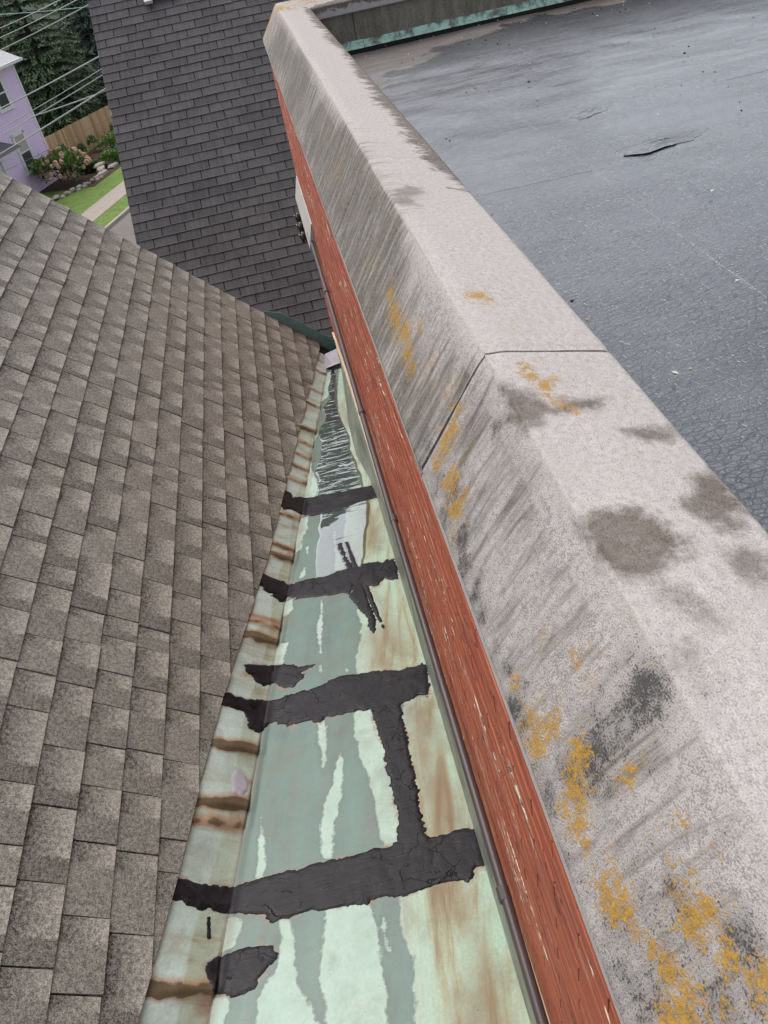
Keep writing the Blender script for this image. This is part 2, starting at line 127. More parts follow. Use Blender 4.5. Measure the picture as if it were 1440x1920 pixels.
# ------------------------------------------------------------------ node mini language
class Mt:
    def __init__(s, name):
        s.m = bpy.data.materials.new(name); s.m.use_nodes = True; s.t = s.m.node_tree; s.t.nodes.clear()
        s.out = s.n('ShaderNodeOutputMaterial'); s.b = s.n('ShaderNodeBsdfPrincipled'); s.l(s.b.outputs[0], s.out.inputs[0])
    def n(s, k, **p):
        x = s.t.nodes.new(k)
        for a, v in p.items(): setattr(x, a, v)
        return x
    def l(s, a, b): s.t.links.new(a, b)
    def put(s, v, i):
        if isinstance(v, (int, float)): i.default_value = v if i.type == 'VALUE' else ((v,)*3 if i.type == 'VECTOR' else (v, v, v, 1))
        elif isinstance(v, (tuple, list)): i.default_value = tuple(v)+(1,) if i.type == 'RGBA' and len(v) == 3 else tuple(v)
        else: s.l(v, i)
    def pos(s): return s.n('ShaderNodeNewGeometry').outputs['Position']
    def uv(s): return s.n('ShaderNodeUVMap', uv_map='surf').outputs[0]
    def attr(s, a): return s.n('ShaderNodeAttribute', attribute_name=a).outputs['Fac']
    def vm(s, v, k, op='MULTIPLY'):
        x = s.n('ShaderNodeVectorMath', operation=op); s.put(v, x.inputs[0]); s.put(k, x.inputs[1]); return x.outputs[0]
    def noise(s, v, sc, det=3, ro=.55, di=0, colour=False):
        x = s.n('ShaderNodeTexNoise'); s.put(v, x.inputs['Vector']); x.inputs['Scale'].default_value = sc; x.inputs['Detail'].default_value = det
        x.inputs['Roughness'].default_value = ro; x.inputs['Distortion'].default_value = di; return x.outputs['Color' if colour else 'Fac']
    def vor(s, v, sc, feat='F1', out='Distance', rnd=1):
        x = s.n('ShaderNodeTexVoronoi', feature=feat); s.put(v, x.inputs['Vector']); x.inputs['Scale'].default_value = sc; x.inputs['Randomness'].default_value = rnd; return x.outputs[out]
    def ma(s, op, a, b=0, c=0, cl=False):
        x = s.n('ShaderNodeMath', operation=op, use_clamp=cl); s.put(a, x.inputs[0]); s.put(b, x.inputs[1])
        if op in ('MULTIPLY_ADD', 'SMOOTH_MIN'): s.put(c, x.inputs[2])
        return x.outputs[0]
    def mr(s, v, a, b, c=0, d=1, sm=False):
        x = s.n('ShaderNodeMapRange', interpolation_type='SMOOTHSTEP' if sm else 'LINEAR'); s.put(v, x.inputs[0])
        for i, q in enumerate((a, b, c, d)): s.put(q, x.inputs[i+1])
        return x.outputs[0]
    def ramp(s, f, st):
        x = s.n('ShaderNodeValToRGB'); s.put(f, x.inputs[0]); e = x.color_ramp.elements
        while len(e) < len(st): e.new(.5)
        for q, (p, c) in zip(e, st): q.position = p; q.color = tuple(c)+(1,) if len(c) == 3 else c
        return x.outputs[0]
    def mix(s, f, a, b, bt='MIX'):
        x = s.n('ShaderNodeMix', data_type='RGBA', blend_type=bt); s.put(f, x.inputs[0]); s.put(a, x.inputs[6]); s.put(b, x.inputs[7]); return x.outputs[2]
    def sep(s, v):
        x = s.n('ShaderNodeSeparateXYZ'); s.put(v, x.inputs[0]); return x.outputs
    def comb(s, a, b, c=0):
        x = s.n('ShaderNodeCombineXYZ'); s.put(a, x.inputs[0]); s.put(b, x.inputs[1]); s.put(c, x.inputs[2]); return x.outputs[0]
    def bump(s, h, st=.3, d=.01, nrm=None):
        x = s.n('ShaderNodeBump'); s.put(h, x.inputs['Height']); x.inputs['Strength'].default_value = st; x.inputs['Distance'].default_value = d
        if nrm is not None: s.l(nrm, x.inputs['Normal'])
        return x.outputs[0]
    def done(s, c, ro=.8, spec=.4, nrm=None, metal=0, **k):
        s.put(c, s.b.inputs['Base Color']); s.put(ro, s.b.inputs['Roughness']); s.put(spec, s.b.inputs['Specular IOR Level']); s.put(metal, s.b.inputs['Metallic'])
        if nrm is not None: s.l(nrm, s.b.inputs['Normal'])
        for a, v in k.items(): s.put(v, s.b.inputs[a])
        return s.m
def plain(name, c, ro=.7, var=.15, sc=6, spec=.3, bump=.0):
    s = Mt(name); p = s.pos(); f = s.noise(p, sc, 4, .6)
    cc = s.mix(f, tuple(x*(1-var) for x in c), tuple(min(1, x*(1+var)) for x in c))
    return s.done(cc, ro, spec, s.bump(s.noise(p, sc*6, 4), bump, .01) if bump else None)
# ---- limestone coping
def m_stone(name, light, dark, top=True):
    s = Mt(name); u = s.uv(); fine = s.noise(u, 330, 2, .7); mid = s.noise(u, 75, 3, .65); big = s.noise(u, 6, 3, .6, .4); lf = s.attr('left')
    sp = s.ma('ADD', s.ma('MULTIPLY', fine, .62), s.ma('MULTIPLY', mid, .38))
    c = s.mix(s.mr(sp, .38, .60), dark, light)
    c = s.mix(s.mr(big, .35, .7, 0, .35), c, (light[0]*.80, light[1]*.77, light[2]*.75))
    # steep face: grain by grain weathering
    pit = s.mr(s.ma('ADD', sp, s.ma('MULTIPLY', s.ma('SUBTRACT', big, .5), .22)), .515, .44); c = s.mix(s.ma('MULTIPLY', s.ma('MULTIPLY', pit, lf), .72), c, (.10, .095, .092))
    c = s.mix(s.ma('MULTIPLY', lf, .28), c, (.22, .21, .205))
    g = s.attr('grime'); st = s.noise(s.vm(u, (46, 5.5, 1)), 1, 4, .65, .5)
    gm = s.ma('ADD', s.ma('MULTIPLY', st, .62), s.ma('MULTIPLY', sp, .38))
    sm = s.mr(gm, s.ma('SUBTRACT', .69, s.ma('MULTIPLY', g, .34)), s.ma('SUBTRACT', .83, s.ma('MULTIPLY', g, .30)))
    gc = s.mix(s.mr(sp, .40, .62), s.mix(big, (.045, .042, .040), (.060, .052, .034)), s.mix(big, (.20, .185, .17), (.25, .22, .15))); c = s.mix(s.ma('MULTIPLY', sm, .88), c, gc)
    d = s.attr('damp'); dm = s.mr(s.ma('ADD', d, s.ma('MULTIPLY', s.ma('SUBTRACT', s.noise(u, 26, 5, .7), .5), .070)), -.012, .018); dm = s.ma('MULTIPLY', dm, s.attr('damps'))
    c = s.mix(s.ma('MULTIPLY', dm, s.mr(s.noise(u, 13, 4, .7), .3, .7, .80, 1.0)), c, s.mix(s.mr(sp, .4, .6), (.085, .066, .052), (.215, .175, .142)))
    fr = s.attr('fringe'); frm = s.mr(s.ma('ADD', fr, s.ma('MULTIPLY', s.ma('SUBTRACT', s.noise(s.vm(u, (15, 7, 1)), 1, 5, .7, .9), .5), 2.3)), .52, .78)
    c = s.mix(s.ma('MULTIPLY', frm, .85), c, s.mix(s.mr(sp, .42, .58), (.045, .038, .032), (.23, .185, .145)))
    mo = s.attr('mold'); mm = s.mr(s.ma('ADD', s.ma('MULTIPLY', mo, .9), s.ma('ADD', s.ma('MULTIPLY', s.ma('SUBTRACT', sp, .49), 3.6), s.ma('MULTIPLY', s.ma('SUBTRACT', s.noise(u, 26, 3, .6), .5), 1.1))), .36, .80)
    c = s.mix(s.ma('MULTIPLY', mm, .90), c, (.034, .034, .034))
    li = s.attr('lichen'); ln = s.noise(u, 125, 3, .75)
    lm = s.mr(s.ma('ADD', s.ma('MULTIPLY', li, .84), s.ma('ADD', s.ma('MULTIPLY', s.ma('SUBTRACT', ln, .5), 2.2), s.ma('MULTIPLY', s.ma('SUBTRACT', s.noise(u, 34, 3, .65), .5), 1.6))), .38, .80)
    c = s.mix(s.ma('MULTIPLY', lm, .88), c, s.ramp(ln, [(.32, (.15, .11, .045)), (.45, (.36, .20, .03)), (.57, (.47, .25, .025)), (.72, (.55, .36, .09))]))
    hgt = s.ma('ADD', s.ma('MULTIPLY', sp, 1.5), s.ma('MULTIPLY', lm, .35))
    return s.done(c, s.mr(dm, 0, 1, .9, .6), .25, s.bump(hgt, .5, .005))
stone = m_stone('limestone_coping', (.64, .595, .565), (.31, .285, .27))
# ---- painted brick
def m_brick():
    s = Mt('red_painted_brick'); p = s.pos(); q = s.vm(p, (1, 2.2, 16)); n1 = s.noise(q, 1.6, 5, .6, .5); n2 = s.noise(s.vm(p, (1, 5, 40)), 3, 4, .6)
    c = s.ramp(n1, [(.28, (.25, .058, .034)), (.45, (.45, .100, .052)), (.62, (.50, .135, .062)), (.78, (.33, .135, .060))])
    c = s.mix(s.mr(n2, .58, .72, 0, .7), c, (.20, .045, .030))
    n3 = s.noise(s.vm(p, (1, 2.6, 10)), 1, 5, .62, .4); reg = s.noise(s.vm(p, (1, 2.1, 6)), 1.3, 3, .6); reg2 = s.noise(s.vm(p, (1, 1.6, 6)), 1.1, 3, .6)
    dk = s.ma('MULTIPLY', s.mr(s.ma('ABSOLUTE', s.ma('SUBTRACT', n3, .5)), .0, .014, 1, 0), s.mr(reg, .46, .52))
    lt = s.ma('MULTIPLY', s.mr(s.ma('ABSOLUTE', s.ma('SUBTRACT', n3, .518)), .006, .014, 1, 0), s.mr(reg2, .52, .56))
    lite = s.mr(s.noise(s.vm(p, (1, 3, 90)), 1, 3, .6), .58, .68, 0, .5)
    c = s.mix(lite, c, (.66, .30, .19)); c = s.mix(s.ma('MULTIPLY', dk, .85), c, (.045, .022, .018)); c = s.mix(lt, c, (.74, .64, .48))
    return s.done(c, .62, .35, s.bump(s.ma('ADD', s.ma('SUBTRACT', n3, dk), n2), .4, .01))
brickm = m_brick()
def m_mortar():
    s = Mt('painted_mortar'); p = s.pos(); n = s.noise(s.vm(p, (1, 6, 22)), 1.2, 5, .7, .5)
    c = s.ramp(n, [(.42, (.38, .090, .05)), (.50, (.48, .115, .06)), (.59, (.52, .16, .085)), (.63, (.70, .58, .42))])
    return s.done(c, .8, .2)
mortarm = m_mortar()
# ---- asphalt shingles
def m_shingle(name, cols, band=1.0, grain=.5, scale=420, ro=.85):
    s = Mt(name); u = s.uv(); p = s.pos(); r = s.attr('rnd'); r2 = s.attr('rnd2'); x = s.sep(u)
    g = s.noise(p, scale, 2, .8); g2 = s.noise(p, scale*.33, 2, .7)
    uu = s.ma('ADD', x[0], s.ma('MULTIPLY', s.ma('SUBTRACT', g2, .5), .5)); vv = s.ma('ADD', x[1], s.ma('MULTIPLY', s.ma('SUBTRACT', g2, .5), .10))
    # upslope end of a tab carries the dark blend, the downslope end the light one; a second blend starts at a random cut
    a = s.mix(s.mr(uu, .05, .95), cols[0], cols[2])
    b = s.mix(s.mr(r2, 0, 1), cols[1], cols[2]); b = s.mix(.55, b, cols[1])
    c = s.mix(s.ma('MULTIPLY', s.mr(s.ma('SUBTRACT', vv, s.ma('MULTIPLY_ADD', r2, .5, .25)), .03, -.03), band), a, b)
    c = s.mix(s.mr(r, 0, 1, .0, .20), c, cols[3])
    k = s.mr(s.ma('ADD', s.ma('MULTIPLY', g, .65), s.ma('MULTIPLY', g2, .35)), .40, .62)
    c = s.mix(grain, c, s.mix(k, s.mix(.74, c, (.014, .013, .012)), s.mix(.40, c, (.72, .68, .57))))
    return s.done(c, ro, .12, s.bump(s.ma('ADD', g, g2), .6, .004))
grayshm = m_shingle('gray_laminated_shingle', [(.040, .037, .036), (.105, .098, .086), (.56, .535, .465), (.19, .178, .155)], 1, .84, 250)
def m_dark():
    s = Mt('charcoal_shingle'); u = s.uv(); p = s.pos(); r = s.attr('rnd'); x = s.sep(u)
    st = s.noise(s.vm(p, (30, 2.5, 2.5)), 1, 3, .6); st2 = s.noise(s.vm(p, (1, 1, 1)), 1.6, 4, .6); g = s.noise(p, 300, 2, .7)
    f = s.ma('ADD', s.ma('MULTIPLY', st, .55), s.ma('ADD', s.ma('MULTIPLY', st2, .36), s.ma('MULTIPLY', r, .20)))
    c = s.ramp(f, [(.30, (.056, .050, .052)), (.52, (.094, .086, .087)), (.76, (.140, .128, .128))])
    c = s.mix(s.mr(x[0], .90, 1.0, 0, .5), c, (.24, .225, .222)); c = s.mix(s.mr(g, .3, .7, 0, .30), c, (.03, .03, .03))
    return s.done(c, .85, .25, s.bump(g, .3, .004))
darkshm = m_dark()
felt = plain('roof_deck_felt', (.022, .020, .019), .95)
# ---- copper gutter
def m_copper():
    s = Mt('patinated_copper'); p = s.pos(); uv = s.uv(); fine = s.noise(uv, 95, 4, .65); mid = s.noise(uv, 14, 5, .6, .4); big = s.noise(s.vm(uv, (1.2, 7, 1)), 1, 4, .6, .6)
    edge = s.ma('MULTIPLY', s.ma('SUBTRACT', s.noise(uv, 24, 5, .68), .5), .050)
    d0 = s.ma('ADD', s.attr('dry'), edge); dm = s.mr(d0, -.003, .005); rim = s.ma('MULTIPLY', s.mr(d0, -.010, -.001), s.mr(d0, .006, .0))
    up = s.attr('up'); rt = s.attr('right')
    wet = s.ramp(s.ma('ADD', s.ma('MULTIPLY', big, .7), s.ma('MULTIPLY', mid, .3)), [(.30, (.145, .165, .150)), (.45, (.160, .240, .212)), (.6, (.175, .272, .235)), (.75, (.205, .315, .27))])
    wet = s.mix(s.mr(s.noise(s.vm(uv, (2, 26, 1)), 1, 4, .6, .5), .55, .72, 0, .55), wet, (.26, .20, .175))
    dry = s.ramp(s.ma('ADD', s.ma('MULTIPLY', mid, .6), s.ma('MULTIPLY', fine, .4)), [(.3, (.40, .53, .44)), (.5, (.48, .64, .54)), (.7, (.55, .69, .59))])
    tan = s.ramp(s.noise(s.vm(uv, (1.0, 8, 1)), 1.3, 5, .6, 1.2), [(.27, (.20, .13, .07)), (.37, (.33, .28, .17)), (.45, (.44, .47, .32)), (.56, (.46, .61, .47))])
    dry = s.mix(s.mr(rt, 0, 1), dry, tan)
    c = s.mix(dm, wet, dry); c = s.mix(s.ma('MULTIPLY', rim, .5), c, (.13, .17, .15))
    br = s.attr('brown'); bm = s.mr(s.ma('ADD', br, s.ma('MULTIPLY', s.ma('SUBTRACT', mid, .5), .12)), -.05, .05)
    c = s.mix(s.ma('MULTIPLY', bm, .66), c, s.mix(mid, (.19, .095, .045), (.32, .20, .10)))
    # upstand: pale sheet with rust bands at the laps
    un = s.noise(s.vm(uv, (11, 2.5, 1)), 1, 4, .6, .5); ud = s.ramp(un, [(.28, (.34, .22, .13)), (.38, (.46, .47, .38)), (.47, (.50, .62, .54)), (.75, (.62, .74, .70))])
    ulow = s.ramp(un, [(.28, (.22, .12, .075)), (.39, (.34, .29, .20)), (.50, (.42, .48, .37)), (.75, (.50, .63, .52))]); ud = s.mix(s.attr('lap'), ud, ulow)
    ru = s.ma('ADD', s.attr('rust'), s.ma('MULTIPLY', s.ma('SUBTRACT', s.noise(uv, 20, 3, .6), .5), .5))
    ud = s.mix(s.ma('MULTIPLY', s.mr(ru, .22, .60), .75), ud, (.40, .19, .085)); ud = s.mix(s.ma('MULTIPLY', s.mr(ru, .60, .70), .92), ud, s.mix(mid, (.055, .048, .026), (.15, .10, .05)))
    c = s.mix(up, c, ud)
    wd_ = s.mr(s.ma('ADD', s.attr('wetd'), edge), -.002, .004); c = s.mix(s.ma('MULTIPLY', wd_, .85), c, (.075, .072, .048))
    rimo = s.mr(s.ma('ADD', s.attr('tarrim'), s.ma('MULTIPLY', s.ma('SUBTRACT', s.noise(uv, 12, 4, .65), .5), 3.4)), .85, 1.25); c = s.mix(s.ma('MULTIPLY', rimo, .62), c, s.mix(mid, (.40, .17, .085), (.34, .22, .15)))
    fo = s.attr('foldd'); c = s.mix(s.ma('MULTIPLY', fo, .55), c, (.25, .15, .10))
    scr = s.mr(s.noise(s.vm(uv, (8, 160, 1)), 1, 3, .7, 2), .68, .72); c = s.mix(s.ma('MULTIPLY', scr, .25), c, (.14, .17, .15))
    spk = s.mr(s.noise(uv, 75, 2, .5), .735, .75); c = s.mix(s.ma('MULTIPLY', spk, .7), c, (.09, .09, .07))
    c = s.mix(s.mr(fine, .35, .7, 0, .26), c, (.16, .18, .15)); c = s.mix(s.mr(s.noise(uv, 4.5, 5, .7, .8), .52, .70, 0, .38), c, (.20, .17, .12))
    ro = s.mr(dm, 0, 1, .16, .52); ro = s.ma('ADD', ro, s.ma('MULTIPLY', up, .12))
    h = s.ma('ADD', s.ma('MULTIPLY', mid, 1.2), s.ma('MULTIPLY', fine, .25))
    return s.done(c, ro, s.mr(dm, 0, 1, .20, .28), s.bump(h, .14, .01))
copper = m_copper()
def m_tar():
    s = Mt('black_roof_tar'); p = s.pos(); n = s.noise(p, 16, 5, .65, .5); n2 = s.noise(p, 170, 2, .6); n3 = s.noise(p, 5, 3, .6, .8); br = s.noise(s.vm(p, (9, 120, 60)), 1, 3, .6, .5)
    cr = s.vor(s.vm(p, s.vm(s.noise(p, 14, 3, .6, 0, True), (.09, .09, .09)), 'ADD'), 9, 'DISTANCE_TO_EDGE'); crm = s.ma('MULTIPLY', s.mr(cr, .0, .02, 1, 0), s.mr(n3, .50, .58))
    c = s.mix(s.mr(n, .3, .7), (.010, .0095, .011), (.030, .028, .033)); c = s.mix(s.mr(n2, .71, .76, 0, .5), c, (.17, .165, .155)); c = s.mix(s.mr(s.noise(p, 7, 4, .7), .60, .75, 0, .5), c, (.075, .068, .062)); c = s.mix(crm, c, (.004, .004, .004))
    h = s.ma('SUBTRACT', s.ma('ADD', s.ma('MULTIPLY', n, .9), s.ma('ADD', s.ma('MULTIPLY', br, .5), s.ma('MULTIPLY', n2, .22))), crm)
    return s.done(c, s.mr(n, .3, .7, .22, .52), .17, s.bump(h, .32, .009))
tarm = m_tar()
# ---- black bitumen membrane
def m_mem():
    s = Mt('alligatored_bitumen'); p = s.pos(); w_ = s.vm(p, s.vm(s.noise(p, 9, 3, .6, 0, True), (.010, .010, .0)), 'ADD')
    v = s.vor(s.vm(w_, (42, 62, 0)), 1, 'DISTANCE_TO_EDGE'); v2 = s.vor(s.vm(w_, (110, 150, 0)), 1, 'DISTANCE_TO_EDGE'); zone = s.mr(s.noise(p, 1.7, 3, .6), .38, .60)
    cr = s.ma('MULTIPLY', s.mr(v, .0, .10, 1, 0), s.ma('MULTIPLY_ADD', zone, .75, .25)); cr2 = s.ma('MULTIPLY', s.mr(v2, .0, .12, 1, 0), .35)
    b = s.noise(p, 2.3, 4, .6, .3); sw = s.noise(s.vm(p, (1.0, 5, 1)), 2.2, 4, .55, .6)
    c = s.ramp(s.ma('ADD', s.ma('MULTIPLY', b, .5), s.ma('MULTIPLY', sw, .5)), [(.32, (.026, .026, .033)), (.5, (.048, .048, .058)), (.7, (.088, .088, .104))])
    c = s.mix(s.ma('MULTIPLY', cr, .9), c, (.010, .010, .012))
    c = s.mix(s.ma('MULTIPLY', s.attr('soot'), .8), c, (.028, .025, .022))
    y = s.sep(p)[1]; xx = s.sep(p)[0]; di = s.ma('ADD', y, s.ma('MULTIPLY', s.ma('SUBTRACT', s.noise(p, 3.2, 4, .6), .5), .9))
    bk1 = s.mr(di, 6.80, 6.86); c = s.mix(s.ma('MULTIPLY', bk1, .9), c, s.mix(b, (.15, .12, .10), (.27, .225, .195)))
    di2 = s.ma('SUBTRACT', s.ma('ADD', s.ma('SUBTRACT', y, xx), s.ma('MULTIPLY', s.ma('SUBTRACT', s.noise(p, 2.4, 4, .6), .5), 2.2)), 4.9)
    bk2 = s.mr(di2, 0, .12); bk = s.ma('MAXIMUM', bk1, bk2); c = s.mix(s.ma('MULTIPLY', bk2, .8), c, s.mix(b, (.14, .12, .105), (.25, .22, .20)))
    wetf = s.mr(s.ma('ADD', y, s.ma('MULTIPLY', s.ma('SUBTRACT', sw, .5), 2.2)), 5.7, 6.6)
    c = s.mix(s.ma('MULTIPLY', s.ma('MULTIPLY', wetf, s.ma('SUBTRACT', 1, bk)), .75), c, (.030, .029, .031))
    ro = s.ma('ADD', s.mr(b, .3, .7, .26, .38), s.ma('MULTIPLY', wetf, .22))
    h = s.ma('SUBTRACT', s.ma('ADD', s.ma('MULTIPLY', sw, 2.8), s.ma('MULTIPLY', s.noise(p, 160, 2), .12)), s.ma('ADD', s.ma('MULTIPLY', cr, 2.2), s.ma('MULTIPLY', cr2, .5)))
    return s.done(c, ro, s.mr(wetf, 0, 1, .98, .25), s.bump(h, .46, .010), **{'Specular Tint': (.90, .93, 1.0), 'Coat Weight': s.ma('MULTIPLY', s.mr(wetf, 0, 1, .95, .1), s.ma('SUBTRACT', 1, bk)), 'Coat Roughness': s.mr(sw, .35, .65, .14, .34), 'Coat IOR': 1.55})
memm = m_mem()
def m_green():
    s = Mt('verdigris_flashing'); p = s.pos(); n = s.noise(p, 9, 5, .7, .5)
    c = s.ramp(n, [(.36, (.16, .15, .13)), (.44, (.26, .33, .27)), (.52, (.44, .68, .55)), (.72, (.60, .82, .70))])
    return s.done(c, .7, .3, s.bump(n, .3, .01))
verd = m_green()
def m_flash():
    s = Mt('weathered_side_flashing'); p = s.pos(); n = s.noise(s.vm(p, (2, 1.4, 9)), 2, 5, .65, .6)
    c = s.ramp(n, [(.3, (.12, .125, .10)), (.46, (.20, .22, .175)), (.6, (.27, .30, .24)), (.8, (.33, .28, .21))])
    return s.done(c, .5, .4, s.bump(n, .2, .01))
flashm = m_flash()
def m_mossy():
    s = Mt('stained_concrete'); p = s.pos(); n = s.noise(s.vm(p, (14, 14, 2.5)), 1, 5, .65, .3); f = s.noise(p, 60, 3, .7)
    c = s.ramp(s.ma('ADD', s.ma('MULTIPLY', n, .6), s.ma('MULTIPLY', f, .4)), [(.30, (.11, .105, .080)), (.48, (.22, .205, .165)), (.66, (.34, .315, .265))])
    return s.done(c, .9, .2, s.bump(f, .4, .01))
mossy = m_mossy()
pvc = plain('brown_conduit', (.080, .058, .058), .38, .2, 9, .5)
teal = plain('teal_painted_metal', (.17, .33, .30), .5, .3, 14, .4)
greybox = plain('grey_painted_steel', (.55, .53, .50), .6, .12, 10, .3)
rubber = plain('dark_glazed_insulator', (.022, .016, .014), .2, .2, 20, .6)
cream = plain('cream_paint_edge', (.62, .52, .36), .7, .2, 20)
lead = plain('dull_lead_patch', (.42, .40, .45), .55, .15, 30, .4)
rakem = plain('grey_metal_edge', (.24, .24, .24), .5, .08)
grass = plain('lawn_grass', (.15, .23, .055), .9, .6, 2.6, .2, .6)
concrete = plain('pale_concrete', (.42, .36, .31), .9, .12, 2.5)
asphalt = plain('street_asphalt', (.21, .19, .175), .9, .25, .8)
soil = plain('garden_mulch', (.085, .048, .034), .95, .4, 5)
# ================================================================== PARAPET
CX, CZ = .303, -.74; RX, RZ = .552, -.806; BX, BZ = .138, -.987
YEND = 7.35
lT = math.hypot(RX-CX, RZ-CZ); lL = math.hypot(BX-CX, BZ-CZ)
def paint_coping(Y, S):
    a = {}
    def blobs(L, k=1.0):
        o = np.zeros(Y.shape)
        for y, s, r, w in L:
            fy = min(4.0, max(1.0, y/1.15))
            if np.min(np.abs(Y-y)) > r*3*fy: continue
            d2 = (((Y-y)/fy)**2+((S-s)*1.0)**2)/(r*r*k); o = np.maximum(o, w*(.70*np.exp(-d2*.70)+.30*np.exp(-d2*.16)))
        return o
    a['lichen'] = np.maximum(blobs(LICH, 1.25), blobs(LICHT, .85))*.98
    a['mold'] = blobs(MOLD, 1.2)*.95
    base = np.where(S < -.012, .36+.36*fbm(Y*1.1, S*3+7, 3), .02+.10*fbm(Y*2.2, S*5, 5)); base = np.where((S < 0) & (S > -.06), base*.7, base)
    base = base-np.where(Y < 1.3, .10, 0)*(S < 0)
    g = blobs(GRIME, 1.4); a['grime'] = np.clip(base+g*.80, 0, 1)
    d = np.full(Y.shape, -.1); sdv = np.zeros(Y.shape)
    for P, w in DAMP:
        q = sdf(P, Y, S); sdv = np.where(q > d, w, sdv); d = np.maximum(d, q)
    a['damp'] = d; a['damps'] = sdv
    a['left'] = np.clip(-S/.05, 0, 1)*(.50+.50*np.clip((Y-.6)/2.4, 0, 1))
    fr = np.clip(1-(lT-S)/.13, 0, 1)*np.clip((Y-2.1)/.5, 0, 1)*(.72+.72*fbm(Y*1.9, S*0+3, 9)); a['fringe'] = np.where(S > 0, fr, 0)
    return a
def section(er):
    """unwrapped coping profile: (s, x, z); er = rounding of the crease"""
    L = []; n1 = 46; n2 = 46
    for t in np.linspace(1, 0, n1): L.append((-lL*t, CX+(BX-CX)*t, CZ+(BZ-CZ)*t))
    for t in np.linspace(0, 1, n2)[1:]: L.append((lT*t, CX+(RX-CX)*t, CZ+(RZ-CZ)*t))
    L = np.array(L); s = L[:, 0]
    dip = er*np.exp(-(s/(er*1.7))**2)*.42; L[:, 2] -= dip
    e2 = np.clip(1-(s+lL)/.012, 0, 1)**2*.006; L[:, 1] += e2
    e3 = np.clip(1-(lT-s)/.012, 0, 1)**2*.005; L[:, 2] -= e3
    return L
def coping_piece(y0, y1, er, seed, parent, along='y', name='coping_stone', mit0=False, mit1=False):
    L = section(.014); L2 = section(er); n = max(12, int((y1-y0)/.011)); t = np.linspace(0, 1, n)
    g = .003; ys = y0+g+(y1-y0-2*g)*t
    Y, S = np.meshgrid(ys, L[:, 0], indexing='ij'); bl_ = np.clip((y1-ys)/.55, 0, 1)[:, None]; bl_ = bl_*bl_*(3-2*bl_); X = L[None, :, 1]*(1-bl_)+L2[None, :, 1]*bl_; Z = L[None, :, 2]*(1-bl_)+L2[None, :, 2]*bl_
    if mit1: Y = np.where(Y > y1-.5, Y, Y)+0
    disp = (fbm(Y*9, S*9+seed, 20)-.5)*.004+(fbm(Y*2.0, S*2+seed*3, 24)-.5)*.006
    enda = np.minimum(ys-ys[0], ys[-1]-ys)[:, None]; disp = disp-np.clip(1-enda/.010, 0, 1)**2*.005
    nz = np.where(S < 0, .55, .96); nx = np.where(S < 0, -.83, .26); X = X+nx*disp; Z = Z+nz*disp
    P = np.stack([X, Y, Z], -1)
    if mit1: # mitred end: shear the end of the piece so that it meets the return at 45 degrees
        k = np.clip((Y-(y1-.6))/.6, 0, 1); P[..., 1] = Y-k*(X-CX)
    V = P.reshape(-1, 3); F = grid_faces(n, len(L)).tolist()
    a = paint_coping(P[..., 1].ravel(), S.ravel()); uv = np.stack([P[..., 1].ravel(), S.ravel()], 1)
    # skirt: side, underside, ends
    m = len(L); nv = len(V); bl = []; prof = [(BX+.004, BZ-.016), (BX+.03, BZ-.018), (RX-.02, RZ-.085), (RX, RZ-.08)]
    V = V.tolist(); A = {k: list(v) for k, v in a.items()}; U = uv.tolist()
    for j in (0, n-1):
        for px, pz in prof:
            yy = float(P[j, 0, 1]) if not (mit1 and j == n-1) else float(y1-(px-CX))
            V.append((px, yy, pz)); U.append((yy, .4))
            for k in A: A[k].append(-.1 if k == 'damp' else (.3 if k == 'grime' else 0))
    q = nv; e = nv+4
    strip0 = [i*m for i in range(n)]; strip1 = [i*m+m-1 for i in range(n)]
    F.append(strip0[::-1]+[q, e]) ; F[-1] = strip0+[e, q]
    F.append([q, e, e+1, q+1]); F.append([q+1, e+1, e+2, q+2]); F.append([q+2, e+2, e+3, q+3]); F.append([q+3, e+3]+strip1[::-1])
    F.append(list(range(m))+[q+3, q+2, q+1, q]); F.append([(n-1)*m+i for i in range(m)][::-1]+[e, e+1, e+2, e+3])
    V = np.array(V)
    if along == 'x': # the return at the far corner runs along +X: swap the axes about the corner
        x, y, z = V[:, 0].copy(), V[:, 1].copy(), V[:, 2]; V = np.stack([CX+(YEND-y), YEND-(x-CX), z], 1); F = [f[::-1] for f in F]
    o = obj(name, V, F, stone, parent, attrs=A, uv=U)
    me = o.data; sm = np.zeros(len(me.polygons), bool); sm[:(n-1)*(m-1)] = True; me.polygons.foreach_set('use_smooth', sm)
    return o
pw = empty('parapet_wall', (.3, 3.3, -3.4), 'red painted brick parapet wall capped by long pale stained limestone coping', 'wall')
for i, (a, b, er) in enumerate([(-.75, 1.287, .055), (1.287, 2.694, .016), (2.694, 4.08, .013), (4.08, 5.75, .013)]): coping_piece(a, b, er, i*5+1, pw)
coping_piece(5.75, YEND, .012, 31, pw, mit1=True)
WX = .158
MB().box((WX+.0022, -.75, -3.45), (.50, 7.38, -1.004)).build('mortar_core', mortarm, pw)
